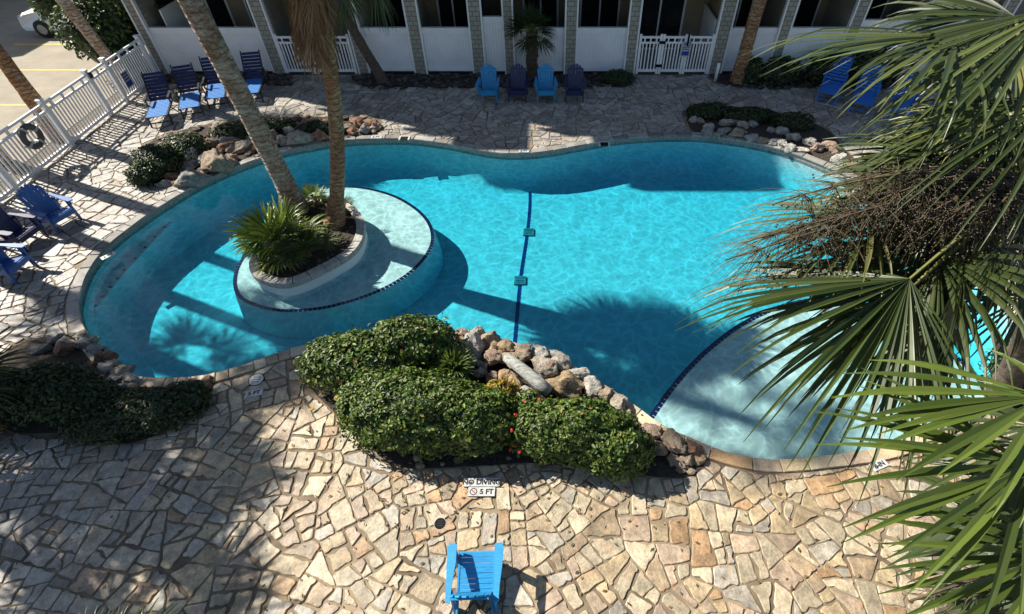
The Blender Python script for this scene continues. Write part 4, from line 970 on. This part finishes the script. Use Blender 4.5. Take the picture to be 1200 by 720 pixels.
# ------------------------------------------------------------------ railing fence
FX = -14.15
def fence_y(px): return 0
def plane_x(px, X): return X*F/(px-CX)      # depth where the column of pixels meets the plane X
def at_fence(px, py):
    d = plane_x(px, FX); v = (py-CY)/F; return Vector((FX, d*(CT-v*ST), H-d*(ST+v*CT)))
fe = thing("railing_fence", "white picket railing fence between the pool deck and the parking lot", "fence", (FX, 14, 0)); fz = Vector((FX, 14, 0))
posts_y = [19.05, at_fence(126, 81).y, at_fence(104, 93).y, at_fence(52, 126).y, at_fence(52, 126).y-2.35, at_fence(52, 126).y-4.7, at_fence(52, 126).y-7.0]
pick = None; rails = {}
for k, y in enumerate(posts_y):
    po = box("post", (0, y-14, 0.70), (0.12, 0.12, 1.40), M_white, fe); box("post_cap", (0, 0, 0), (0.15, 0.15, 0.04), M_white, po).location = (0, y-14, 1.425)
    if k == 0: continue
    ya, yb = y+0.06, posts_y[k-1]-0.06; L = yb-ya; mid = (ya+yb)/2-14
    for z, hh in ((1.30, 0.06), (1.12, 0.06), (0.12, 0.08)): box("rail", (0, mid, z), (0.055, L-0.004, hh), M_white, fe)
    n = max(2, int(L/0.118)); 
    for i in range(n):
        yy = ya+(i+0.5)*L/n-14
        if pick is None:
            pick = box("picket", (0, 0, 0), (0.028, 0.046, 0.92), M_white, fe); pm = pick.data; pick.location = (0, yy, 0.625)
        else:
            o = bpy.data.objects.new("picket", pm); link(o, fe); o.location = (0, yy, 0.625)
    for i in range(max(1, int(L/0.45))):
        o = box("spacer", (0, (ya+(i+0.5)*L/max(1, int(L/0.45))-14), 1.21), (0.03, 0.09, 0.115), M_white, fe)
bx = box("latch_box", (0.09, posts_y[2]-14+0.05, 1.27), (0.07, 0.10, 0.16), M_darkmetal, fe)
# life ring hung on the fence
lp = at_fence(33, 160); lr = thing("life_ring", "grey life ring hanging on the railing fence", "life ring", (FX+0.10, lp.y, lp.z))
bm = bmesh.new(); Vr, Fr = [], []
for i in range(28):
    a = 2*math.pi*i/28
    for j in range(10):
        b_ = 2*math.pi*j/10; rr = 0.26+0.085*math.cos(b_); Vr.append(Vector((0.07*math.sin(b_), rr*math.cos(a), rr*math.sin(a))))
for i in range(28):
    for j in range(10): Fr.append((i*10+j, i*10+(j+1) % 10, ((i+1) % 28)*10+(j+1) % 10, ((i+1) % 28)*10+j))
bm.free(); pyd("ring", Vr, Fr, M_ring, lr, True)
for a in (0.5, 2.1, 3.6, 5.2): box("band", (0, 0.26*math.cos(a), 0.26*math.sin(a)), (0.16, 0.19, 0.05), M_tilewhite, lr, Matrix.Rotation(a, 3, 'X'))
def text_mesh(s, size, mat, parent, loc, rot, name="lettering", ext=0.0015):
    cu = bpy.data.curves.new("txt", 'FONT'); cu.body = s; cu.size = size; cu.align_x = 'CENTER'; cu.align_y = 'CENTER'; cu.extrude = ext; cu.resolution_u = 3; cu.offset = size*0.035
    tmp = bpy.data.objects.new("txt", cu); C.objects.link(tmp); dg = bpy.context.evaluated_depsgraph_get(); me = bpy.data.meshes.new_from_object(tmp.evaluated_get(dg))
    bpy.data.objects.remove(tmp); o = obj(name, me, mat, parent); me.materials.clear(); me.materials.append(mat); o.location = loc; o.rotation_euler = rot; return o
# blue rules sign on the fence
sp = at_fence(147, 93); sg_ = thing("fence_sign", "small blue and white notice on the railing fence near the corner column", "sign", (FX+0.05, sp.y, sp.z))
box("panel", (0, 0, 0), (0.012, 0.36, 0.50), M_tilewhite, sg_)
box("print_block", (0.008, 0, -0.14), (0.004, 0.30, 0.16), M_bluesign, sg_); 
for k in range(3): box("print_line", (0.008, 0, 0.18-k*0.085), (0.004, 0.28, 0.05), M_bluesign, sg_)

# ------------------------------------------------------------------ building
bd = thing("condo_building", "pale condo building with shingled columns and white patio walls behind the pool", "building", (0, FY, 0))
def fx(px, py=85.0): return (px-CX)/F*(H/(ST+((py-CY)/F)*CT))
def bpart(name, x0, x1, y0, y1, z0, z1, mat, par=None, bevel=0):
    return box(name, ((x0+x1)/2, (y0+y1)/2, (z0+z1)/2), (x1-x0, y1-y0, z1-z0), mat, par or bd, bevel=bevel)
XL, XR = fx(193), 17.0
cols = [(193, 201), (325, 337), (424, 434), (489, 501), (557, 569), (594, 603), (662, 673), (731, 741), (829, 842), (897, 907), (972, 983), (1050, 1061), (1130, 1141)]
for a, b_ in cols:
    x0, x1 = fx(a), fx(b_)
    c_ = bpart("column", x0, x1, -0.03, 0.40, 0, 2.72, M_shingle)
    bpart("corner_trim", x0-0.055, x0-0.002, -0.05, 0.10, 0, 2.715, M_white, c_)
    bpart("corner_trim", x1+0.002, x1+0.055, -0.05, 0.10, 0, 2.715, M_white, c_)
def panel(px0, px1, h=1.5):
    x0, x1 = fx(px0)+0.06, fx(px1)-0.06
    p_ = bpart("patio_wall", x0, x1, 0.06, 0.14, 0.09, h, M_bead)
    bpart("top_rail", x0, x1, 0.03, 0.17, h+0.002, h+0.06, M_white, p_)
    bpart("bottom_rail", x0, x1, 0.04, 0.057, 0.09, 0.24, M_white, p_)
    bpart("upper_rail", x0, x1, 0.04, 0.057, h-0.11, h-0.002, M_white, p_)
    bpart("footing", x0, x1, 0.03, 0.2, 0.0, 0.088, M_darkmetal, p_)
pans = [(201, 325), (434, 489), (501, 557), (603, 662), (673, 731), (842, 897), (907, 972), (983, 1050), (1061, 1130)]
for a, b_ in pans: panel(a, b_, 1.5 if a < 980 else 1.75)
panel(569, 594, 1.85)
# rooms behind
BWY = 2.3
bpart("rear_wall", XL+0.05, XR, BWY, BWY+0.2, 0, 2.72, M_tanwall)
bpart("patio_floor", XL, XR, 0.21, BWY, -0.02, 0.03, M_grey)
bpart("ceiling_slab", XL-0.1, XR, -0.25, 12, 2.73, 3.05, M_taupe)
bpart("end_wall", XL, XL+0.18, 0.41, 12, 0, 2.72, M_taupe)
for px in (325, 434, 495, 563, 598, 667, 741, 835, 902, 977, 1055):
    x = fx(px); bpart("party_wall", x-0.06, x+0.06, 0.42, BWY, 0.03, 2.72, M_taupe if px not in (741, 835) else M_tanwall)
def opening(px0, px1, z0, z1, mat=M_glass):
    x0, x1 = fx(px0), fx(px1); w = bpart("window" if z0 > 0.3 else "patio_door", x0, x1, BWY-0.05, BWY-0.002, z0, z1, M_white)
    bpart("pane", x0+0.08, x1-0.08, BWY-0.07, BWY-0.052, z0+0.08, z1-0.08, mat, w)
    if x1-x0 > 1.2: bpart("mullion", (x0+x1)/2-0.03, (x0+x1)/2+0.03, BWY-0.09, BWY-0.071, z0+0.08, z1-0.08, M_white, w)
for a, b_ in ((236, 262), (282, 312)): opening(a, b_, 0.05, 2.2)
opening(212, 232, 0.9, 2.1); opening(746, 806, 0.04, 2.6)  # wide dark glass behind the gate stands in for the black breezeway shade
for a, b_ in ((445, 478), (510, 548), (612, 655), (680, 728), (850, 890), (915, 965), (990, 1045)): opening(a, b_, 0.05, 2.3)
# white wing partition seen in the end patio
bpart("wing_fence", fx(215), fx(215)+0.06, 0.45, BWY-0.06, 0.03, 2.0, M_white)
# unseen upper storeys with balconies; low roof notch shaped to let sun patches through
def block(x0, x1, top, y0=0.0, y1=12.0):
    u = bpart("upper_wall", x0, x1, y0+0.3, y1, 3.06, top-0.5, M_taupe)
    r_ = bpart("roof", x0-0.3, x1+0.3, y0-0.25, y1+0.3, top-0.49, top, M_roof)
    z = 3.06
    while z+2.6 < top:
        bpart("balcony_wall", x0+0.2, x1-0.2, y0-0.1, y0, z+0.1, z+1.1, M_white)
        n = max(1, int((x1-x0)/3.2))
        for i in range(n):
            xa = x0+(i+0.2)*(x1-x0)/n; xb = x0+(i+0.8)*(x1-x0)/n
            w = bpart("window", xa, xb, y0+0.26, y0+0.298, z+0.3, z+2.3, M_white); bpart("pane", xa+0.08, xb-0.08, y0+0.24, y0+0.258, z+0.38, z+2.22, M_glass, w)
        z += 2.9
block(XL, -12.9, 11.5); block(-12.6, -10.2, 8.6); block(-9.9, -6.2, 11.5); block(-5.9, XR, 10.9)

# gates
def gate(px0, px1, label, splits):
    x0, x1 = fx(px0, 84)+0.07, fx(px1, 84)-0.07; t = thing("picket_gate", label, "gate", ((x0+x1)/2, FY-0.02, 0)); W = x1-x0; ox = -W/2
    edges = [0]+splits+[1]
    for k in range(len(edges)-1):
        a, b_ = ox+edges[k]*W, ox+edges[k+1]*W
        for x in (a+0.05, b_-0.05): box("post", (x, 0, 0.70), (0.085, 0.06, 1.36), M_white, t)
        for z, h in ((1.28, 0.07), (1.10, 0.06), (0.14, 0.09)): box("rail", ((a+b_)/2, 0, z), (b_-a-0.19, 0.045, h), M_white, t)
        n = max(3, int((b_-a-0.2)/0.105))
        for i in range(n): box("picket", (a+0.1+(i+0.5)*(b_-a-0.2)/n, 0, 0.625), (0.045, 0.025, 0.88), M_white, t)
        for i in range(3): box("spacer", (a+0.1+(i+0.5)*(b_-a-0.2)/3, 0, 1.19), (0.05, 0.03, 0.115), M_white, t)
    xh = ox+edges[1]*W
    for z in (1.12, 0.32): box("hinge", (xh, -0.05, z), (0.22, 0.04, 0.09), M_black, t)
    if len(edges) > 3: box("latch", (ox+edges[2]*W+0.02, -0.06, 1.22), (0.05, 0.05, 0.42), M_black, t)
    return t
g1 = gate(337, 424, "white picket gate partly hidden behind the dry skirted palm", [0.42])
g2 = gate(741, 829, "white picket gate carrying a small blue and white sign", [0.31, 0.64])
s2 = thing("gate_sign", "small white and blue notice hung on the picket gate", "sign", (fx(786, 60), FY-0.08, 0.90))
box("panel", (0, 0, 0), (0.30, 0.012, 0.50), M_tilewhite, s2); box("print_block", (0, -0.008, -0.14), (0.26, 0.004, 0.14), M_bluesign, s2)
text_mesh("NO", 0.15, M_bluesign, s2, (0.02, -0.008, 0.17), (R_(90), 0, 0))
for k in range(2): box("print_line", (0, -0.008, 0.07-k*0.07), (0.24, 0.004, 0.03), M_bluesign, s2)
bpart("breezeway_fence", fx(828), fx(828)+0.06, 0.45, 2.2, 0.03, 1.7, M_white)
for px, py, h, lb in ((734, 86, 0.55, "white pipe stub beside the wall at the sign gate"), (826, 84, 0.35, "short white pipe stub at the hinge side of the sign gate"), (838, 95, 0.62, "white pipe bollard before the dark shrub by the gate")):
    p = G(px, py); V, Fc = tube_data([(0, 0, 0), (0, 0, h-0.02), (0, 0, h)], [0.055, 0.055, 0.04], 12); o = pyd("pipe_stub", V, Fc, M_white, None, True); o.location = p; tag(o, lb, "pipe")

# ------------------------------------------------------------------ garden chairs
def adirondack(name, label, loc, rz, mat, group=None):
    """faces +Y; fan back reclined towards -Y"""
    t = thing(name, label, "chair", loc, rz, group)
    sy = lambda s: (0.36-0.45*s); sz_ = lambda s: (0.37-0.13*s)
    for i in range(8):
        s = i/7; box("seat_slat", (0, sy(s), sz_(s)), (0.52, 0.064, 0.02), mat, t, Matrix.Rotation(0.25, 3, 'X'), 0.004)
    for sx in (-1, 1):
        bar("side_rail", (sx*0.245, 0.38, 0.335), (sx*0.245, -0.62, 0.05), 0.025, 0.11, mat, t)
        box("front_leg", (sx*0.29, 0.33, 0.275), (0.035, 0.11, 0.55), mat, t, bevel=0.004)
        box("rear_leg", (sx*0.29, -0.22, 0.27), (0.03, 0.09, 0.54), mat, t, Matrix.Rotation(-0.15, 3, 'X'))
        # shaped arm: wider at the front
        prof = [(-0.04, 0.44), (0.055, 0.46), (0.085, 0.40), (0.075, 0.15), (0.05, -0.10), (0.045, -0.29), (-0.02, -0.31), (-0.03, 0.0), (-0.05, 0.2)]
        pr = [Vector((sx*(0.31+x), y, 0)) for x, y in prof]; prism("arm", pr, 0.553, 0.578, mat, t)
        bar("arm_bracket", (sx*0.335, 0.32, 0.42), (sx*0.335, 0.30, 0.55), 0.03, 0.05, mat, t)
    box("front_apron", (0, 0.40, 0.31), (0.54, 0.022, 0.12), mat, t)
    rec = R_(18); b0 = Vector((0, -0.09, 0.22)); up = Vector((0, -math.sin(rec), math.cos(rec)))
    for i in range(6):
        u = (i-2.5)/2.5; L = 0.82-0.14*u*u; x0, x1 = u*0.19, u*0.235
        V, Fc = [], []; w0, w1 = 0.036, 0.043
        nn = Vector((0, math.cos(rec), math.sin(rec)))
        for th in (-0.010, 0.010):
            for q in range(4):
                s = (0, 0.5, 0.93, 1)[q]; xc = x0+(x1-x0)*s; w = (w0+(w1-w0)*s)*(1 if q < 3 else 0.6)
                slope = -0.03*u*(1 if q == 3 else 0)
                for e in (-1, 1): V.append(b0+up*(L*s+e*slope)+Vector((xc+e*w, 0, 0))+nn*th)
        for q in range(3):
            a = q*2; Fc += [(a, a+1, a+3, a+2), (8+a+2, 8+a+3, 8+a+1, 8+a), (a, a+2, 8+a+2, 8+a), (a+3, a+1, 8+a+1, 8+a+3)]
        Fc += [(6, 7, 15, 14), (1, 0, 8, 9)]
        pyd("back_slat", V, Fc, mat, t)
    for s, w in ((0.30, 0.56), (0.66, 0.5)):
        p = b0+up*s*1.0+Vector((0, -0.03, -0.012)); box("back_brace", p, (w, 0.025, 0.07), mat, t, Matrix.Rotation(rec, 3, 'X'))
    return t
adirondack("garden_chair", "bright azure garden chair standing alone on the sunlit flagstones", (-0.95, 2.08, 0.02), R_(1), M_azure).scale = (0.96, 0.96, 0.96)
for px, m_, lb in ((573, M_azure, "azure garden chair at the end of the row nearest the narrow white door"), (607, M_navy, "navy garden chair between the two azure ones"), (639.5, M_azure, "azure garden chair between the two navy ones"), (673.5, M_navy, "navy garden chair at the end of the row nearest the gate")):
    p = G(px, 119); adirondack("garden_chair", lb, (p.x, p.y+0.25, 0.02), R_(180+random.uniform(-4, 4)), m_, "garden chairs in a row at the wall bed")
p = G(72, 262); adirondack("garden_chair", "blue garden chair by the railing fence facing the pool", (p.x, p.y, 0.02), R_(-112), M_blue, "garden chairs by the fence")
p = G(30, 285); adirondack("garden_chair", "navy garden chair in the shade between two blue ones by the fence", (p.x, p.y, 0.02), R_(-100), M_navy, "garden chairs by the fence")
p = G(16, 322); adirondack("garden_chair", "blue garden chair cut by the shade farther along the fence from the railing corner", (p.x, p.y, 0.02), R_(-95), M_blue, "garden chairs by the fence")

def lounger(label, loc, rz, seat, back_m, frame, group, back_ang=52):
    """faces +Y (feet), backrest raised at -Y"""
    t = thing("sun_lounger", label, "sun lounger", loc, rz, group)
    for i in range(11): box("seat_slat", (0, 0.95-i*0.108, 0.36), (0.56, 0.094, 0.022), seat, t, bevel=0.004)
    a = R_(back_ang); h0 = Vector((0, -0.20, 0.36)); up = Vector((0, -math.cos(a), math.sin(a)))
    for i in range(8):
        p = h0+up*(0.07+i*0.108); box("back_slat", p, (0.56-0.02*(i > 6), 0.085, 0.022), back_m, t, Matrix.Rotation(-a, 3, 'X'), 0.004)
    for sx in (-1, 1):
        bar("side_rail", (sx*0.30, -0.85, 0.34), (sx*0.30, 1.0, 0.34), 0.035, 0.06, frame, t)
        bar("back_rail", h0+Vector((sx*0.30, 0, 0)), h0+Vector((sx*0.30, 0, 0))+up*0.92, 0.035, 0.05, frame, t)
        bar("front_leg", (sx*0.30, 0.78, 0.33), (sx*0.30, 0.90, 0.0), 0.04, 0.05, frame, t)
        bar("rear_leg", (sx*0.30, -0.60, 0.33), (sx*0.30, -0.72, 0.0), 0.04, 0.05, frame, t)
        bar("arm", (sx*0.33, -0.30, 0.58), (sx*0.33, 0.22, 0.58), 0.06, 0.03, frame, t); bar("arm_post", (sx*0.33, 0.16, 0.36), (sx*0.33, 0.16, 0.565), 0.04, 0.04, frame, t)
    bar("stretcher", (-0.28, 0.88, 0.12), (0.28, 0.88, 0.12), 0.03, 0.03, frame, t); bar("stretcher", (-0.28, -0.70, 0.12), (0.28, -0.70, 0.12), 0.03, 0.03, frame, t)
    bar("back_prop", (-0.24, -0.78, 0.37), (-0.24, -0.52, 0.78), 0.03, 0.03, frame, t); bar("back_prop", (0.24, -0.78, 0.37), (0.24, -0.52, 0.78), 0.03, 0.03, frame, t)
    return t
for px, py, a, lb in ((193, 143, 200, "navy lounger with a sunlit blue seat next to the railing fence"), (229, 133, 203, "navy lounger with a sunlit blue seat, second from the railing fence"), (259, 122, 200, "navy lounger just beside the pale leaning palm trunk, third from the fence"), (300, 116, 192, "navy lounger partly behind the pale leaning palm trunk, farthest from the fence")):
    p = G(px, py); q = Matrix.Rotation(R_(a), 3, 'Z') @ Vector((0, 0.55, 0)); lounger(lb, (p.x-q.x, p.y-q.y, 0.02), R_(a), M_seatblue, M_navy, M_darkmetal, "navy loungers by the corner column")
for px, py, a, lb in ((968, 118, 150, "cobalt lounger nearest the sign gate behind the hanging fronds"), (1006, 130, 150, "cobalt lounger second in its row behind the hanging fronds"), (1050, 140, 148, "cobalt lounger third in its row behind the hanging fronds"), (1092, 154, 146, "cobalt lounger at the far end of its row, mostly hidden by fronds")):
    p = G(px, py); q = Matrix.Rotation(R_(a), 3, 'Z') @ Vector((0, 0.6, 0)); lounger(lb, (p.x-q.x, p.y-q.y, 0.02), R_(a), M_cobalt, M_cobalt, M_cobalt, "cobalt loungers under the fronds", 45)

# ------------------------------------------------------------------ depth markers, lids, drain
def marker(px, py, lines, rz, label, th=0.16, lift=0.026, cat="depth marker"):
    p = G(px, py, lift); t = thing("depth_marker", label, cat, (p.x, p.y, lift-0.004), rz); y = th*(len(lines)-1)/2
    for s, w, dx in lines:
        box("tile", (dx, y, 0.006), (w, th-0.012, 0.016), M_tilewhite, t); text_mesh(s, th*0.74, M_ink, t, (dx+(0.08 if '5 FT' == s and len(lines) > 1 else 0), y-0.004, 0.016), (0, 0, 0)); y -= th
    return t
mk = marker(564, 571, [("NO DIVING", 0.58, 0.0), ("5 FT", 0.42, 0.01)], 0, "two white tiles lettered NO DIVING and 5 FT before the hedge", 0.155, 0.036)
c0 = Vector((-0.115, -0.0775, 0.0155))
Vr = []; Fr = []
for i in range(20):
    a = 2*math.pi*i/20
    for r_ in (0.045, 0.058): Vr.append(c0+Vector((r_*math.cos(a), r_*math.sin(a), 0.001)))
Fr = [(2*i, 2*i+1, (2*i+3) % 40, (2*i+2) % 40) for i in range(20)]; pyd("no_diving_ring", Vr, Fr, M_ink, mk)
box("no_diving_bar", c0+Vector((0, 0, 0.0005)), (0.10, 0.012, 0.002), M_redink, mk, Matrix.Rotation(-0.8, 3, 'Z')); bar("diver_figure", c0+Vector((-0.025, 0.02, 0)), c0+Vector((0.02, -0.02, 0)), 0.014, 0.002, M_ink, mk)
marker(298, 461, [("5 FT", 0.30, 0)], R_(14), "white tile lettered 5 FT beside the low shrub", 0.15)
marker(127, 300, [("6 FT", 0.30, 0)], R_(52), "small tile lettered 6 FT on the coping near the blue chairs", 0.15, 0.045)
marker(720, 157.5, [("4 FT", 0.34, 0)], R_(8), "white tile lettered 4 FT on the far coping below the gate", 0.17, 0.045)
marker(441, 161, [("4 FT", 0.34, 0)], R_(2), "white tile lettered 4 FT on the far coping behind the island", 0.17, 0.045)
marker(614, 177.5, [("5 FT", 0.30, 0)], R_(0), "white tile lettered 5 FT on the far coping at the floor line", 0.15, 0.045)
marker(1030, 545, [("8-IN", 0.30, 0)], R_(22), "white tile lettered 8-IN on the deck by the beach shelf", 0.15)
def disc(px, py, r, mat, label, name, cat, z=0.022, rim=None):
    p = G(px, py); t = thing(name, label, cat, (p.x, p.y, z)); V, Fc = tube_data([(0, 0, -0.02), (0, 0, 0.006), (0, 0, 0.010)], [r, r, r*0.94], 24); pyd("cover", V, Fc, mat, t)
    V, Fc = tube_data([(0, 0, -0.02), (0, 0, 0.004)], [r*1.1, r*1.1], 24); pyd("collar", V, Fc, rim or M_grey, t)
    for k in range(3): box("slot", (0, (k-1)*r*0.4, 0.011), (r*1.0, r*0.1, 0.003), M_darkmetal, t)
disc(516, 614.5, 0.085, M_black, "round black drain cover in the sunlit flagstones", "deck_drain", "drain")
disc(301, 446, 0.13, M_tilewhite, "round white valve lid beside the 5 FT tile", "valve_lid", "lid", rim=M_black)
disc(475, 150, 0.12, M_tilewhite, "round white lid on the shaded far deck", "valve_lid", "lid")
for px, py, lb in ((474, 162, "white-framed skimmer opening in the far pool edge near the island"), (708, 168.5, "white-framed skimmer opening in the far pool edge near the gate")):
    p = G(px, py, 0.045); t = thing("skimmer", lb, "skimmer", (p.x, p.y, 0.03)); 
    for dx, dy, w, h in ((-0.14, 0, 0.05, 0.24), (0.14, 0, 0.05, 0.24), (0, 0.10, 0.23, 0.05)): box("frame", (dx, dy, 0.012), (w, h, 0.035), M_tilewhite, t)
    box("mouth", (0, -0.02, 0.008), (0.225, 0.18, 0.012), M_black, t)

# fallen leaves on the paving
r3 = random.Random(5); V, Fc, T = [], [], []
for k in range(420):
    px, py = (r3.uniform(0, 1100), r3.uniform(440, 720)) if k % 3 else (r3.gauss(560, 130), r3.gauss(585, 25))
    p = G(px, py, 0.03)
    if inside(p, offset(pool, 0.1)) or any(inside(p, v) for v in beds.values()): continue
    a = r3.uniform(0, 6.28); l = r3.uniform(0.018, 0.045); d = Vector((math.cos(a), math.sin(a), 0)); n_ = Vector((-d.y, d.x, 0))*l*0.4; o = len(V); z = Vector((0, 0, r3.uniform(0.003, 0.012)))
    V += [p-d*l, p+n_+z, p+d*l+z*0.5, p-n_+z]; Fc.append((o, o+1, o+2, o+3)); T.append(r3.choice([(0.16, 0.09, 0.035), (0.09, 0.05, 0.02), (0.24, 0.16, 0.05), (0.06, 0.08, 0.02)]))
o = stuff(pyd("leaf_litter", V, Fc, M_leaf, None, tints=T)); tag(o, "tiny fallen leaves scattered over the sunlit flagstones", "leaf litter")
# ------------------------------------------------------------------ white car beyond the bush
cp = G(70, 38); car = thing("parked_car", "white car parked behind the large bush", "car", (-19.4, 23.9, -0.012), R_(180))
prof = [(-2.25, 0.45), (-2.2, 0.78), (-1.9, 0.95), (-1.35, 1.02), (-0.75, 1.45), (0.6, 1.47), (1.15, 1.02), (1.9, 0.92), (2.22, 0.72), (2.28, 0.42), (2.2, 0.28), (-2.2, 0.28)]
bm = bmesh.new(); rings = []
for yy, sc, sxz in ((-0.88, 0.93, 0.97), (-0.80, 1, 1), (0.80, 1, 1), (0.88, 0.93, 0.97)):
    rings.append([bm.verts.new((x*sxz, yy if z < 1.0 else yy*0.80, 0.28+(z-0.28)*sc)) for x, z in prof])
for a in range(3):
    for i in range(len(prof)): bm.faces.new((rings[a][i], rings[a][(i+1) % len(prof)], rings[a+1][(i+1) % len(prof)], rings[a+1][i]))
bm.faces.new(rings[0][::-1]); bm.faces.new(rings[3]); bmesh.ops.recalc_face_normals(bm, faces=bm.faces)
from_bm("body", bm, M_carpaint, car)
for sx in (-1, 1):
    for x in (-1.4, 1.4):
        V, Fc = tube_data([(x, sx*0.72, 0.33), (x, sx*0.92, 0.33)], [0.33, 0.33], 20); w = pyd("wheel", V, Fc, M_tyre, car, True); V, Fc = tube_data([(x, sx*0.9, 0.33), (x, sx*0.935, 0.33)], [0.2, 0.18], 14); pyd("rim", V, Fc, M_grey, w)
    pyd("side_window", [(-1.15, sx*0.81, 1.06), (0.95, sx*0.81, 1.06), (0.5, sx*0.705, 1.40), (-0.7, sx*0.705, 1.40)], [(0, 1, 2, 3)], M_glass, car)
    box("headlight", (2.17, sx*0.6, 0.74), (0.16, 0.34, 0.12), M_tilewhite, car, bevel=0.02)
pyd("windscreen", [(1.13, -0.66, 1.05), (1.13, 0.66, 1.05), (0.66, 0.60, 1.44), (0.66, -0.60, 1.44)], [(0, 1, 2, 3)], M_glass, car)
pyd("rear_window", [(-1.34, -0.66, 1.05), (-1.34, 0.66, 1.05), (-0.81, 0.60, 1.44), (-0.81, -0.60, 1.44)], [(3, 2, 1, 0)], M_glass, car)
# house beyond the lot whose shade crosses the parking
hs = thing("neighbour_house", "plain taupe house across the parking lot", "house", (-32.6, 31.6, 0)); box("wall", (0, 0, 3.4), (9, 14, 6.8), M_taupe, hs)
V = [(-4.9, -7.4, 6.8), (4.9, -7.4, 6.8), (4.9, 7.4, 6.8), (-4.9, 7.4, 6.8), (0, -7.4, 9.2), (0, 7.4, 9.2)]; pyd("roof", V, [(0, 1, 4), (2, 3, 5), (1, 2, 5, 4), (3, 0, 4, 5), (3, 2, 1, 0)], M_roof, hs)
for k in range(4): w = box("window", (4.52, -5+k*3.2, 2.0), (0.06, 1.3, 1.4), M_white, hs); box("pane", (4.56, -5+k*3.2, 2.0), (0.04, 1.14, 1.24), M_glass, w)
